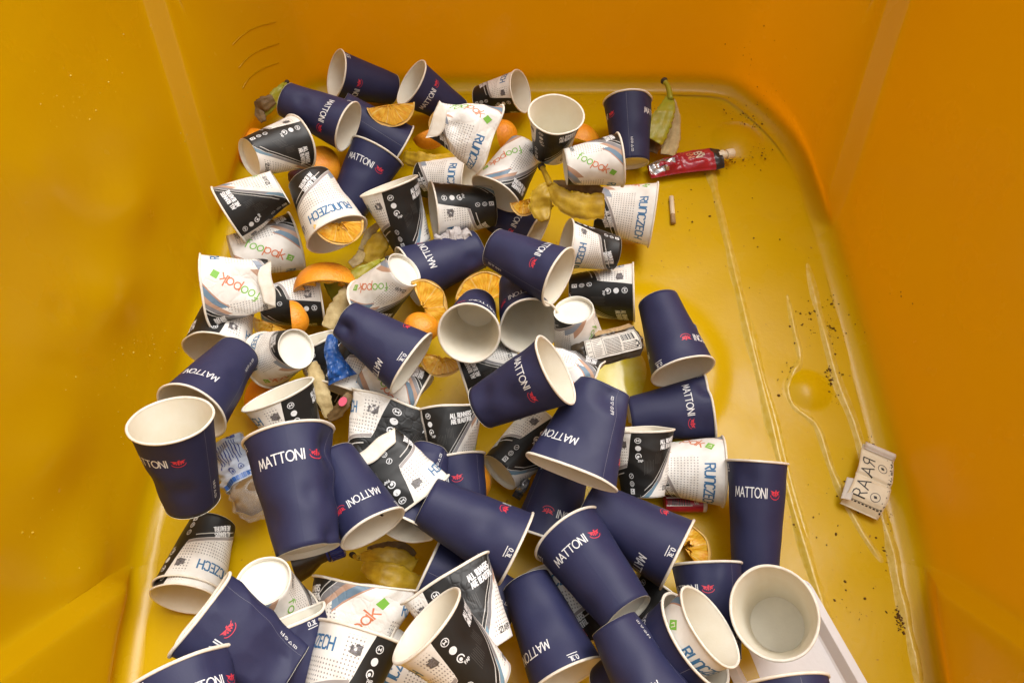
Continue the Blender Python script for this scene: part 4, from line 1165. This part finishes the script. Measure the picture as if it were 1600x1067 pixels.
def build_wrapper(label):
    o, x, y, z, l = flat_frame((898, 553), (1000, 528), .055, 'wrap', .55)
    root = thing('bar_wrapper', 'wrapper', label, None, frame_matrix(o, x, y, z))
    H = l * .50
    def fn(u, w):
        X = (u - .5) * l * (1 + .06 * np.sin(w * 5)); Y = (w - .42) * H
        P0 = np.stack([X, Y, 0 * X], 1)
        Z = -.010 * (w - .45) ** 2 * 6 + .003 * np.abs(wobble(P0, 3, .03)) + .0016 * wobble(P0, 4, .012)
        Z = Z - np.where(u < .16, (0.16 - u) * .06, 0) - .012 * np.clip(.12 - w, 0, 1) / .12
        return np.stack([X, Y, Z], 1)
    film = sheet('film', fn, 44, 22, ['brown_film', 'black_film', 'filter'], lambda u, w: 1 if (w > .86 and u < .35) else (2 if w > .80 and u > .38 else 0), root)
    def lf(u, w):
        q = fn(.17 + u * .78, .10 + w * .60); q[:, 2] = fn(.17 + u * .78, .30 + 0 * w)[:, 2] * .35 + .0055 - .010 * (w - .5) ** 2; return q
    lab = sheet('label_panel', lf, 30, 12, ['label_white'], lambda u, w: 0, film, .0005)
    ink = Ink(); W_, H_ = 100.0, 46.0
    r = random.Random(5)
    def box(x0, y0, x1, y1): ink.line([(x0, y0), (x1, y0), (x1, y1), (x0, y1), (x0, y0)], .8, 0, step=6)
    box(2, 3, 98, 43); ink.seg((12, 3), (12, 43), .6, 0); ink.seg((33, 3), (33, 43), .6, 0)
    for k in range(9): ink.seg((15, 7 + k * 4), (15 + r.uniform(6, 15), 7 + k * 4), 1.0, 0, step=6)
    for k in range(4): ink.seg((4.5, 8 + k * 9), (4.5 + r.uniform(3, 6), 8 + k * 9), 1.0, 0)
    for k in range(11):
        xx = 36
        while xx < 64:
            w = r.uniform(1.5, 5); ink.seg((xx, 6 + k * 3.2), (min(xx + w, 65), 6 + k * 3.2), 1.3, 0); xx += w + 1.2
    xx = 69
    while xx < 94:
        w = r.choice((.7, 1.1, 1.8)); ink.seg((xx, 25), (xx, 40), w, 0, ext=0, step=8); xx += w + r.choice((.8, 1.3))
    for k in range(5):
        xx = 68
        while xx < 90: w = r.uniform(2, 6); ink.seg((xx, 6 + k * 3.6), (xx + w, 6 + k * 3.6), 1.4, 0); xx += w + 1.5
    ink.line([(92, 7), (96, 10), (95, 17), (92, 20)], 2.2, 0)
    print_on('lettering', ink, lambda a, b: lf(a / W_, b / H_), ['ink_black'], lab, .0003)

def crumple_strip(name, cat, label, key, path, widths, h, m1, part, m2=None, group=None, seed=3, amp=.004):
    pts = [shifted(on_z(p[0], p[1], h + p[2]), key) for p in path]
    org = np.mean(pts, 0)
    root = thing(name, cat, label, group, frame_matrix(org, V3(1, 0, 0), V3(0, 1, 0), V3(0, 0, 1)))
    C = np.array(smooth_path(pts, 8)) - org
    sc = depth_z(path[0][0], path[0][1], h) / FPX
    Wd = np.interp(np.linspace(0, 1, len(C)), np.linspace(0, 1, len(widths)), widths) * sc
    zc = unit(CAM - org); nq = 14; P = []
    for i, c in enumerate(C):
        t = unit(C[min(i + 1, len(C) - 1)] - C[max(i - 1, 0)]); s_ = unit(np.cross(t, zc)); nn = np.cross(s_, t)
        for q in np.linspace(-.5, .5, nq + 1): P.append(c + s_ * Wd[i] * q - nn * Wd[i] * .5 * (2 * q) ** 2 * .5)
    P = np.array(P)
    P = P + (amp * np.abs(wobble(P, seed, .022)) + amp * .4 * wobble(P, seed + 1, .009))[:, None] * zc
    Q = P - zc * .0007; n = len(P); nl = len(C) - 1
    F = grid_faces(nq, nl) + grid_faces(nq, nl, n, True)
    idx = None
    if m2: idx = ([1 if (k // nq) > nl * .72 else 0 for k in range(nq * nl)]) * 2
    obj(part, mesh(part, np.vstack([P, Q]), F, [m1, m2] if m2 else [m1], idx, False if amp > .003 else True), root)
    return root

def lathe_local(name, prof, m, parent, n=40, deform=None, rib=0, smooth=True):
    Vv, F = [], []
    for X, r in prof:
        for k in range(n):
            a = 2 * math.pi * k / n; q = r * (1 + (rib if k % 2 else 0)); Vv.append((X, q * math.cos(a), q * math.sin(a)))
    Vv = np.array(Vv)
    if deform: Vv = deform(Vv)
    for i in range(len(prof) - 1):
        for k in range(n): F.append((i * n + k, (i + 1) * n + k, (i + 1) * n + (k + 1) % n, i * n + (k + 1) % n))
    return obj(name, mesh(name, Vv, F, [m], None, smooth), parent)

def build_bottle(label):
    o, x, y, z, l = flat_frame((350, 686), (412, 812), .06, 'bottle', .4)
    root = thing('water_bottle', 'bottle', label, None, frame_matrix(o, x, y, z))
    R = .029
    def df(P):
        ra = P.copy(); ra[:, 0] = 0; nl = np.linalg.norm(ra, axis=1)[:, None] + 1e-9
        dv = -.0045 * np.abs(wobble(P, 6, .035)) + .0025 * wobble(P, 7, .016)
        Q = P + ra / nl * dv[:, None]; Q[:, 2] *= .72; return Q
    e = l / 2
    body = lathe_local('bottle_body', [(-e, .010), (-e + .004, .022)] + [(-e + .008 + k * (l - .03) / 40, R * (1 - .03 * (k % 4 == 0))) for k in range(41)] + [(e - .018, R * .92), (e - .008, R * .6), (e - .004, .013)], 'clear', root, 48, df)
    lab = lathe_local('label_sleeve', [(-e + .010 + k * l * .5 / 24, R + .0006) for k in range(25)], 'label_blue', body, 48, df)
    ink = Ink()
    L_ = l * 500
    for k in range(9):
        ink.seg((6 + k * 0, -18 + k * 4.0), (L_ * .62 - (k % 3) * 4, -18 + k * 4.0), 1.5, 0, step=4)
    for yy in (-9, 7): ink.line(arc(L_ * .72, yy, 4, 4, 0, 360, 12), 1.2, 0); ink.disc(L_ * .72, yy, 1.6, 0)
    for k in range(16): ink.seg((L_ * .93, -36 + k * 5), (L_ * .93, -31.5 + k * 5), 7, 1, ext=0)
    ink.seg((2, 6), (2, 16), 4, 0)
    def lf(a, b):
        th = b / 1000 / R; P = np.stack([-e + .010 + a / 1000, R * np.sin(th) * 1.035, R * np.cos(th) * 1.035], 1); return df(P)
    print_on('lettering', ink, lf, ['ink_navy', 'blue_film'], lab, .0006)
    # dull brown leftovers inside the lower half
    lathe_local('brown_residue', [(.004, .001), (.006, R * .88), (.02, R * .93), (e - .03, R * .90), (e - .016, R * .5), (e - .015, .001)], 'ban_brown', root, 32, df)

def build_capb(label):
    o, x, y, z, l = flat_frame((492, 868), (538, 852), .07, 'capb', .3)
    root = thing('bottle_neck', 'bottle', label, None, frame_matrix(o, x, y, z))
    r = .0135
    lathe_local('screw_cap', [(.001, .001), (.001, r), (.016, r), (.018, r * .9), (.018, .001)], 'blue_plastic', root, 48, None, .05, False)
    lathe_local('tamper_ring', [(-.004, r * .9), (-.004, r * 1.02), (-.001, r * 1.02), (-.001, r * .9)], 'blue_plastic', root, 40)
    lathe_local('neck', [(-.045, .026), (-.03, .022), (-.014, .0125), (-.004, .0115), (.001, .0115)], 'brown_film', root, 36)

def build_redbox(label):
    o, x, y, z, l = flat_frame((1038, 786), (1103, 786), .022, 'redbox', .2)
    root = thing('red_carton', 'carton', label, None, frame_matrix(o, x, y, z))
    b = l / 2; c = .0125
    V_, F = [], []
    prof = [(math.cos(rad(a)) * c * (1 if True else 1), math.sin(rad(a)) * c * .8) for a in range(0, 360, 15)]
    xs_ = [-b, -b + .001, -b * .3, b * .55, b * .56, b * .8, b - .001, b]
    for i, X in enumerate(xs_):
        s_ = .9 if i in (0, len(xs_) - 1) else 1
        for p in prof: V_.append((X, p[0] * s_, p[1] * s_))
    n = len(prof)
    idx = []
    for i in range(len(xs_) - 1):
        for k in range(n): F.append((i * n + k, (i + 1) * n + k, (i + 1) * n + (k + 1) % n, i * n + (k + 1) % n)); idx.append(1 if i in (5, 6) else 0)
    F.append(tuple(range(n))); idx.append(0); F.append(tuple((len(xs_) - 1) * n + k for k in range(n))[::-1]); idx.append(1)
    body = obj('tube_body', mesh('tube_body', V_, F, ['red_foil', 'label_white'], idx), root)
    ink = Ink(); ink.quad([(-28, -6), (8, -6), (8, 6), (-28, 6)], 0); ink.lift(.0002)
    xx = -26; r = random.Random(2)
    while xx < 6: w = r.choice((.8, 1.2, 1.8)); ink.seg((xx, -5), (xx, 3), w, 1, ext=0); xx += w + r.choice((.9, 1.4))
    ink.text('02', 14, -3, 6, 1, 0, xs=.9)
    def pf(a, bb):
        th = bb / 1000 / .011; return np.stack([a / 1000, np.sin(th) * c, np.cos(th) * c * .8], 1)
    print_on('lettering', ink, pf, ['label_white', 'ink_black'], body, .0005)

def build_tissue(label):
    o, x, y, z, l = flat_frame((682, 376), (736, 368), .10, 'tissue', .6)
    root = thing('paper_tissue', 'tissue', label, None, frame_matrix(o, x, y, z))
    def fn(u, w):
        X = (u - .5) * l; Y = (w - .5) * l * .55 * (1 - .5 * (2 * u - 1) ** 2)
        P0 = np.stack([X, Y, 0 * X], 1)
        Z = .006 * (1 - (2 * w - 1) ** 2) + .0022 * wobble(P0, 2, .020) + .0010 * wobble(P0, 3, .009) - .004 * (2 * u - 1) ** 2
        return np.stack([X + .003 * wobble(P0, 5, .012), Y + .003 * wobble(P0, 6, .013), Z], 1)
    sheet('crumpled_sheet', fn, 60, 34, ['tissue'], lambda u, w: 0, root, .0008)

def build_plum(label):
    c = shifted(on_z(474, 276, .05), 'plum')
    root = thing('purple_scrap', 'scrap', label, None, frame_matrix(c, RT, V3(0, 1, 0), V3(0, 0, 1)))
    n, m = 28, 18; V_, F = [], []
    U, W = np.meshgrid(np.linspace(0, 2 * math.pi, n + 1), np.linspace(0, math.pi, m + 1)); U = U.ravel(); W = W.ravel()
    D = np.stack([np.cos(U) * np.sin(W), np.sin(U) * np.sin(W), np.cos(W)], 1)
    P = D * (.024 * (1 + .12 * wobble(D, 5, 2.) - .06 * np.abs(wobble(D, 6, .7))))[:, None] * V3(1.15, 1, .9)
    obj('wrinkled_skin', mesh('wrinkled_skin', P, grid_faces(n, m, 0, True), ['purple']), root)

def round_rect(x0, x1, y0, y1, r, n=6):
    out = []
    for cx, cy, a in ((x1 - r, y1 - r, 0), (x0 + r, y1 - r, 90), (x0 + r, y0 + r, 180), (x1 - r, y0 + r, 270)):
        for k in range(n + 1):
            t = rad(a + 90 * k / n); out.append((cx + r * math.cos(t), cy + r * math.sin(t)))
    return out
def build_tray(label):
    a, b = on_z(1262, 903, .03), on_z(1356, 1067, .03)
    x = unit(b - a); z = unit(V3(-.10, -.05, 1)); z = unit(z - x * z.dot(x)); y = np.cross(z, x)      # y to the left-hand side... flipped below
    left = -1 if y[0] > 0 else 1
    root = thing('paper_tray', 'tray', label, None, frame_matrix(a, x, y, z))
    Ln, Wd = .26, .15
    y0, y1 = (-Wd, 0) if left < 0 else (0, Wd)
    rings = []
    for ins, hh, r in ((0, 0, .016), (.0095, .0006, .012), (.0105, .0004, .012), (.0125, -.003, .011), (.019, -.0155, .009), (.022, -.017, .008), (.032, -.0172, .006)):
        rings.append([(p[0], p[1], hh) for p in round_rect(ins - .004, Ln - ins, y0 + ins, y1 - ins, r)])
    n = len(rings[0]); V_ = [p for r in rings for p in r]; F = []
    for i in range(len(rings) - 1):
        for k in range(n): F.append((i * n + k, i * n + (k + 1) % n, (i + 1) * n + (k + 1) % n, (i + 1) * n + k))
    fl = obj('tray_side', mesh('tray_side', V_, F, ['tray'], None, False), root)
    last = rings[-1]
    obj('tray_base', mesh('tray_base', [(p[0], p[1], p[2]) for p in last], [tuple(range(n))], ['tray'], None, False), root)
    # pressed flutes round the corner of the flange
    for k in range(7):
        t = rad(left * -1 * (0)) + rad(90 + 15 * k) if left < 0 else rad(180 + 15 * k)
    ink = Ink()
    cx, cy = -.004 + .016, (y1 - .016 if left < 0 else y0 + .016)
    for k in range(6):
        t = rad((95 if left < 0 else 185) + 15 * k)
        tube('flute', [(cx + math.cos(t) * .007, cy + math.sin(t) * .007, .0006), (cx + math.cos(t) * .0155, cy + math.sin(t) * .0155, .0004)], .0006, 'tray', fl, 6)

def build_band(label):
    o, x, y, z, l = flat_frame((1371, 705), (1346, 795), .022)
    root = thing('torn_label', 'label', label, None, frame_matrix(o, x, y, z))
    W_ = .046
    def fn(u, w):
        X = (u - .5) * l
        Y = (w - .5) * W_ * (1 + .15 * u) + .004 * np.sin(u * 3)
        Z = .006 * np.sin(u * math.pi) - .011 * np.clip((u - .82) / .18, 0, 1) ** 1.3 + .006 * np.abs((u - .5)) * 0
        Z = Z - .004 * np.exp(-((u - .5) / .03) ** 2) + .005 * np.clip((.1 - u) / .1, 0, 1)
        return np.stack([X, Y, Z], 1)
    s = sheet('printed_strip', fn, 60, 14, ['ribbon'], lambda u, w: 0, root, .0004)
    # folded-over end at the far side and a tucked flap on the left
    def f2(u, w):
        P = fn(.0 + u * .10, .04 + w * .94); P[:, 2] += .003 + .003 * np.sin(u * math.pi); P[:, 0] -= .003; return P
    sheet('folded_end', f2, 8, 10, ['label_white'], lambda u, w: 0, root, .0004)
    sd_ = 1 if (y[0] < 0) else -1
    def f3(u, w):
        X = (.10 + u * .36) * l; Y = sd_ * (W_ * .5 + .012 * w - .006); return np.stack([X, Y, .004 - .006 * w * np.ones_like(u)], 1)
    sheet('side_flap', f3, 8, 6, ['label_white'], lambda u, w: 0, root, .0004)
    ink = Ink()
    # x runs towards the viewer; the word reads away from the viewer and is mirrored past the fold
    xb = l * 1000
    base = -2 * 1 - (8 if sd_ > 0 else -8)
    b0 = sd_ * 3
    for c, xo, fl_ in (('R', .29, 1), ('A', .13, 1), ('A', -.09, -1), ('R', -.25, -1)):
        wd = FONT[c][0]
        ink.text(c, xo * xb, b0, 17, 1.7, 0, ang=180 if sd_ < 0 else 180, xs=.95, flip=fl_)
    r = random.Random(8)
    for cx in (.26, -.22):
        yy = -sd_ * 9
        ink.line(arc(cx * xb, yy, 6.4, 6.4, 0, 360, 16), .9, 1)
        ink.quad([(cx * xb - 1.5, yy - 3), (cx * xb + 2, yy - 1), (cx * xb + 1, yy + 3), (cx * xb - 2.4, yy + 1)], 0)
    for k in range(46):
        xx = r.uniform(-.42, .44) * xb; yy = -sd_ * (25 - abs(r.gauss(0, 3.5)))
        ink.disc(xx, yy, r.uniform(.4, 1.3), 0, 6)
    for k in range(9): ink.seg((.41 * xb, -22 + k * 5), (.41 * xb + 0.01, -20 + k * 5), 1.4, 0)
    ink.seg((.395 * xb, -23), (.395 * xb, 22), .5, 0)
    print_on('lettering', ink, lambda a, b: fn(np.clip(a / 1000 / l + .5, .01, .99), np.clip(b / 1000 / W_ / 1.1 + .5, .02, .98)), ['ink_black', 'ink_grey'], s, .0004)

def build_butt(label):
    o, x, y, z, l = flat_frame((1049, 308), (1052, 349), .0045)
    root = thing('cigarette_butt', 'cigarette end', label, None, frame_matrix(o, x, y, z))
    e = l / 2; r = .0042
    lathe_local('paper_tube', [(-e, .0005), (-e, r), (e * .35, r)], 'cig', root, 16)
    lathe_local('filter', [(e * .35, r * 1.03), (e, r * 1.03), (e, .0005)], 'filter', root, 16)

def build_debris():
    r = random.Random(12); V_, F = [], []
    def flake(p, s):
        n = r.randint(4, 6); b = len(V_); a0 = r.uniform(0, 6.28); el = r.uniform(.4, 1)
        t = r.uniform(0, 6.28)
        for lvl, sc, hz in ((0, 1, 0), (1, .7, s * .5)):
            for k in range(n):
                a = a0 + 6.283 * k / n; q = s * sc * r.uniform(.7, 1.2)
                u, v = q * math.cos(a), q * el * math.sin(a)
                V_.append((p[0] + u * math.cos(t) - v * math.sin(t), p[1] + u * math.sin(t) + v * math.cos(t), p[2] + hz))
        F.append(tuple(b + n + k for k in range(n)))
        for k in range(n): F.append((b + k, b + (k + 1) % n, b + n + (k + 1) % n, b + n + k))
    spots = [((1165, 175), 42, 20, 30), ((1180, 240), 25, 22, 26), ((1265, 500), 28, 34, 40), ((1305, 585), 16, 40, 55), ((1385, 850), 18, 46, 24), ((1408, 960), 8, 22, 60),
             ((1130, 250), 40, 14, 22), ((1090, 300), 70, 60, 20), ((1200, 420), 60, 90, 14), ((1220, 620), 22, 90, 16), ((1300, 800), 70, 90, 30), ((1330, 960), 60, 70, 22),
             ((962, 590), 24, 28, 22), ((1055, 320), 12, 20, 6), ((1300, 580), 10, 30, 70), ((1298, 520), 8, 26, 50), ((1405, 965), 8, 24, 70), ((1175, 190), 22, 18, 30), ((1240, 580), 12, 40, 20), ((1360, 690), 12, 26, 14), ((1300, 470), 10, 18, 18), ((1150, 250), 22, 6, 22)]
    for (cx, cy), sx, sy, n in spots:
        for _ in range(n):
            px, py = cx + r.gauss(0, sx * .5), cy + r.gauss(0, sy * .5)
            hz = .012 if (cx, cy) == (962, 590) else .0006
            flake(on_z(px, py, hz), r.choice((.0005, .0007, .0009, .0012, .0018, .0024)) * r.uniform(.7, 1.2))
    W_, G = [], []                        # specks stuck to the walls
    def speck(p, s):
        b = len(W_)
        for d in ((1, 0, 0), (-1, 0, 0), (0, 1, 0), (0, -1, 0), (0, 0, 1), (0, 0, -1)):
            q = s * r.uniform(.5, 1.3); W_.append((p[0] + d[0] * q, p[1] + d[1] * q, p[2] + d[2] * q))
        for i in (0, 1):
            for j in (2, 3):
                for k in (4, 5): G.append((b + i, b + j, b + k))
    wallspots = [((1165, 110), 60, 70, 22, 0), ((1195, 170), 26, 50, 16, 0), ((1430, 470), 40, 12, 6, 0), ((1320, 520), 40, 60, 10, 0), ((110, 150), 90, 60, 30, 1), ((300, 190), 26, 60, 18, 1),
                 ((230, 540), 60, 40, 24, 1), ((180, 620), 80, 80, 16, 1), ((60, 850), 50, 60, 12, 1), ((1330, 900), 30, 30, 6, 0)]
    GI = []
    for (cx, cy), sx, sy, n, m in wallspots:
        for _ in range(n):
            px, py = cx + r.gauss(0, sx * .5), cy + r.gauss(0, sy * .5)
            p = on_wall(px, py)
            if p is None: continue
            g0 = len(G); speck(p, r.choice((.0006, .0008, .0011, .0016))); GI += [m] * (len(G) - g0)
    o = obj('wall_specks', mesh('wall_specks', W_, G, ['dirt', 'glint_speck'], GI, False))
    o['kind'] = 'stuff'; o['label'] = 'tiny dark and pale specks stuck to the yellow walls'; o['category'] = 'dirt'
    o = obj('dirt_crumbs', mesh('dirt_crumbs', V_, F, ['dirt'], None, False))
    o['kind'] = 'stuff'; o['label'] = 'brown dirt crumbs scattered over the bare yellow floor'; o['category'] = 'dirt'

def build_juice(label):
    c = on_z(962, 592, .0)
    root = thing('juice_puddle', 'puddle', label, None, frame_matrix(c, V3(1, 0, 0), V3(0, 1, 0), V3(0, 0, 1)))
    n, m = 40, 10; V_ = []
    for j in range(m + 1):
        q = j / m
        for k in range(n):
            a = 2 * math.pi * k / n
            rr = q * (.052 + .006 * math.sin(2 * a + 1) + .003 * math.sin(5 * a)); V_.append((rr * math.cos(a) * .82, rr * math.sin(a) * 1.35, .0072 + .0065 * max(0, 1 - q * q) ** .7))
    F = [(j * n + k, j * n + (k + 1) % n, (j + 1) * n + (k + 1) % n, (j + 1) * n + k) for j in range(m) for k in range(n)]
    obj('liquid_film', mesh('liquid_film', V_, [t[::-1] for t in F], ['juice'], None, True), root)

# ------------------------------------------------------------------ what each thing looks like and where it lies
LABEL = {
 'N1': 'dark blue cup against the back wall, mouth to the left, farthest up the picture',
 'N2': 'dark blue cup at the back wall with narrow squeezed mouth, above the crushed white cup',
 'N3': 'dark blue cup in the far left corner over the banana stem, mouth to the right',
 'N4': 'dark blue cup lying under the orange slice near the back, mostly covered',
 'N5': 'dark blue cup leaning away beside the half orange skin at the back left',
 'N6': 'dark blue cup beside the standing green banana skin, pale bottom showing below',
 'N7': 'dark blue cup half hidden under two other cups in the upper middle, lettering upside down',
 'N8': 'dark blue cup lying with mouth to the lower right, above the upright white cup bottom',
 'N9': 'dark blue cup with wide mouth to the left, under the grey tissue',
 'N10': 'dented dark blue cup with slit-shaped white mouth beside the round orange peel',
 'N11': 'dark blue cup showing an empty round cream mouth, left of its twin',
 'N12': 'dark blue cup with round mouth partly covered by the cup lying in front of it',
 'N13': 'dark blue cup in the middle, white mouth upper right, seam along its lower edge',
 'N14': 'dark blue cup pushed into the mouth of a race cup at the left wall',
 'N15': 'dark blue cup with open cream mouth upward, leaning on the left wall',
 'N16': 'large upright dark blue cup with dented right side, left of centre front',
 'N17': 'dark blue cup squeezed behind the large upright dented one, mouth to the lower right',
 'N18': 'dark blue cup behind the orange peel in the front middle, only rim and emblem visible',
 'N19': 'wide dark blue cup lying across the front middle, just below the orange peel',
 'N20': 'dark blue cup lying with rim edge-on beside the dark orange slice',
 'N21': 'dark blue cup in the front middle, rim upper left, white bottom lower right',
 'N22': 'crushed dark blue cup with long gaping brown mouth facing down left, right of centre',
 'N23': 'dark blue cup buried under the crushed gaping one, lettering upside down',
 'N24': 'dark blue cup with dented wavy rim to the right and yellowish bottom to the left',
 'N25': 'dark blue cup alone on the bare floor at the right, mouth down toward the viewer',
 'N26': 'tall narrow dark blue cup standing at the right edge of the heap',
 'N27': 'dark blue cup behind the open cream cup at the front right, thin seam visible',
 'N28': 'open dark blue cup at the front right holding a race cup inside its mouth',
 'N29': 'dark blue cup at the front edge with its narrow bottom end up',
 'N30': 'dark blue cup at the front edge with mouth downward and lettering running sideways',
 'N31': 'dark blue cup cut by the bottom edge just under the open cream cup',
 'N32': 'dark blue cup in the bottom left corner cut by the picture edge',
 'N33': 'crushed dark blue cup at the lower left, emblem near its slanted rim',
 'N34': 'flattened dark blue cup with a strip of white inside showing, below the white cup bottom',
 'N35': 'dark blue cup lying under another beside the yellow banana skin, only a slanted rim visible',
 'N38': 'crumpled cup with torn cream mouth just above the yellow banana skin',
 'N39': 'cup standing open at the front right, round cream inside and bottom ring visible',
 'S1': 'small race cup at the back wall with mouth to the upper right',
 'S2': 'crushed white race cup near the back with big blue lettering toward the right',
 'S3': 'race cup standing upright at the back with open beige mouth',
 'S4': 'race cup near the back with upside-down green and orange lettering and brown mouth',
 'S5': 'race cup with green and orange word facing up, below the back right blue cup',
 'S6': 'race cup with blue lettering along the rim beside the cigarette end',
 'S7': 'race cup lying right of the banana skin with mouth to the left',
 'S8': 'mostly black race cup at the right edge of the heap behind the wrapper',
 'S9': 'race cup turned upside down, white bottom up, next to the barcode wrapper',
 'S10': 'race cup at the far left with cream bottom facing left under the blue corner cup',
 'S11': 'race cup at the left wall lying with its rim edge to the lower left',
 'S12': 'race cup holding an eaten orange slice in its mouth',
 'S13': 'race cup standing tilted left of the grey tissue, black with round white symbols',
 'S14': 'race cup mostly hidden near the back with torn cream mouth to the right',
 'S15': 'race cup lying above the grey tissue with mouth to the left',
 'S16': 'race cup with upside-down green word under the one at the left wall',
 'S17': 'large crushed white race cup at the left wall with its bottom folded up',
 'S18': 'mostly black race cup under the orange peel strip at the left',
 'S19': 'race cup with grey recessed bottom up beside the green banana skin',
 'S20': 'race cup at the left wall with grey mouth downward swallowing a blue cup',
 'S21': 'race cup with round white bottom toward the viewer left of the blue wrapper',
 'S22': 'race cup with slanted oval mouth behind the large upright dented blue cup',
 'S23': 'crushed race cup with only its white rim showing behind the blue wrapper',
 'S24': 'race cup lying under the blue wrapper with its rim downward',
 'S25': 'flattened race cup with long slanted rim in the middle of the heap',
 'S26': 'crushed race cup with slogan lettering left of the seamed blue cup',
 'S27': 'flattened black race cup folded lengthwise, its rim to the lower right',
 'S28': 'race cup under the seamed blue cup with round brown bottom showing',
 'S29': 'flattened black race cup standing left of the one with big blue lettering at right',
 'S30': 'race cup with big blue lettering left of the tall narrow blue cup',
 'S31': 'race cup at the lower left wall standing mouth down with a second rim inside it',
 'S31b': 'race cup stacked outside another at the lower left wall, only its rim ring showing',
 'S32': 'race cup turned upside down at the lower left with big white bottom up',
 'S33': 'wide crumpled race cup with wrinkled stripes below the yellow banana skin',
 'S34': 'race cup at the front edge with dark stamp and rim slanting to the right',
 'S35': 'race cup at the front with long oval cream mouth to the upper left',
 'S36': 'crushed tall race cup behind the front oval-mouthed one with a pointed rim',
 'S37': 'race cup wedged between two blue cups at the front middle, dotted side up',
 'S38': 'black race cup buried under the rim of the edge-on blue cup at front right',
 'S39': 'race cup under two others at the front edge with a scrap of blue lettering',
 'S40': 'race cup nested at an angle inside the open blue cup, white oval mouth',
 'S42': 'race cup behind the white mouth of the seamed blue cup, orange and black stripes',
 'S43': 'race cup hidden behind the flattened one with long slanted rim',
 'S44': 'race cup buried below the two round blue mouths in the middle',
 'O1': 'bright orange slice lying flesh up on a blue cup at the back',
 'O2': 'small orange slice on edge left of the crushed white cup',
 'O3': 'orange peel piece just above the short yellow banana strip',
 'O4': 'half orange skin, round side up, left of the leaning blue cup',
 'O5': 'orange peel behind the race cup at the far left wall',
 'O6': 'eaten orange slice lying in the mouth of a race cup',
 'O7': 'long curved strip of orange peel next to the green banana skin',
 'O8': 'small torn orange peel piece on the black race cup at left',
 'O9': 'pale squashed orange pulp above the white cup bottom at left',
 'O10': 'large hollow orange peel between the left blue cups and a race cup',
 'O11': 'orange slice behind the round blue cup mouth in the middle',
 'O12': 'ragged orange slice with yellow pulp above the round orange peel',
 'O13': 'smooth round orange peel piece touching the dented blue cup',
 'O14': 'orange peel hanging below the round blue cup mouth',
 'O15': 'orange peel with dark edge beside the blue emblem in front middle',
 'O16': 'dark wet orange slice on the floor near the tall narrow cup',
 'O17': 'orange peel bowl right of the upright race cup at the back',
 'O18': 'tiny orange bit left of the yellow banana skin with the dark tip',
 'O19': 'small orange peel bit under the race cup at the back wall',
 'B1': 'banana skin with dark tip in the far left corner',
 'B2': 'short olive yellow banana strip near the back middle',
 'B3': 'yellow banana skin with brown stem in front of the green-word cup',
 'B4': 'green banana skin standing by the back right blue cup',
 'B5': 'split green banana skin with beige inside among the left race cups',
 'B6': 'limp beige banana strip right of the oval-mouthed race cup',
 'B8': 'brown banana end with a pink sticker left of the flattened race cup',
 'B7': 'broad yellow banana skin with spots at the front middle',
 'B9': 'dull yellow banana skin between two race cups in the upper left',
 'gel': 'red squeezed energy gel pouch with white screw spout on the bare floor',
 'wrap': 'dark snack bar wrapper with white label and barcode',
 'blue': 'crumpled shiny blue wrapper among race cups at the left',
 'bottle': 'squashed clear water bottle with pale blue label between two blue cups',
 'capb': 'clear bottle neck with dark blue screw cap at lower left',
 'redbox': 'small red tube with barcode under the blue-lettered race cup',
 'tissue': 'grey crumpled tissue on a blue cup in the upper middle',
 'plum': 'dark purple scrap behind the race cups at the left',
 'silver': 'thin silver foil strip between blue cups in the front middle',
 'tray': 'white paper tray lying under the cups at the front right',
}

# ------------------------------------------------------------------ put everything in
for cid in CUPS: build_cup(cid, LABEL[cid])
for k in ORANGES: build_orange(k, LABEL[k])
for k in BANANAS:
    b = build_banana(k, LABEL[k])
    if k == 'B8':
        p = shifted(on_z(536, 628, BANANAS['B8'][0] + .024), 'B8') - np.array(b.matrix_world.translation)
        zc = unit(CAM - p); s_ = unit(np.cross(zc, V3(.3, 1, 0))); t_ = np.cross(zc, s_)
        Pq = [p + s_ * .0055 * math.cos(a) + t_ * .007 * math.sin(a) + zc * .002 for a in np.linspace(0, 2 * math.pi, 16, endpoint=False)]
        Pq += [q - zc * .0006 for q in Pq]
        obj('sticker', mesh('sticker', Pq, [tuple(range(16))] + [(i, (i + 1) % 16, 16 + (i + 1) % 16, 16 + i) for i in range(16)], ['pink'], None, False), b)
build_gel(LABEL['gel']); build_wrapper(LABEL['wrap']); build_bottle(LABEL['bottle']); build_capb(LABEL['capb']); build_redbox(LABEL['redbox'])
build_tissue(LABEL['tissue']); build_plum(LABEL['plum']); build_tray(LABEL['tray'])
build_band('torn beige label strip with printed letters on the bare floor by the right wall')
build_butt('cigarette end lying on the bare floor below the red pouch')
crumple_strip('blue_wrapper', 'wrapper', LABEL['blue'], 'blue', [(520,522,.012),(518,545,.012),(524,565,.010),(535,592,.0)], [14,22,26,44], .10, 'blue_film', 'film', seed=4, amp=.0032)
crumple_strip('foil_wrapper', 'wrapper', LABEL['silver'], 'silver', [(826,742,.01),(818,758,.01),(806,778,.006)], [8,16,14], .06, 'silver', 'film', 'black_film', seed=9, amp=.004)
crumple_strip('wrapper_scrap', 'wrapper', 'small bright blue wrapper scrap sticking out behind the lone blue cup on the floor', 'x', [(1074,505,.01),(1080,512,.012),(1088,526,.006)], [10,16,10], .02, 'blue_film', 'film', 'silver', seed=14, amp=.004)
build_juice('pale yellow puddle of spilt juice on the floor left of the lone blue cup')
build_debris()
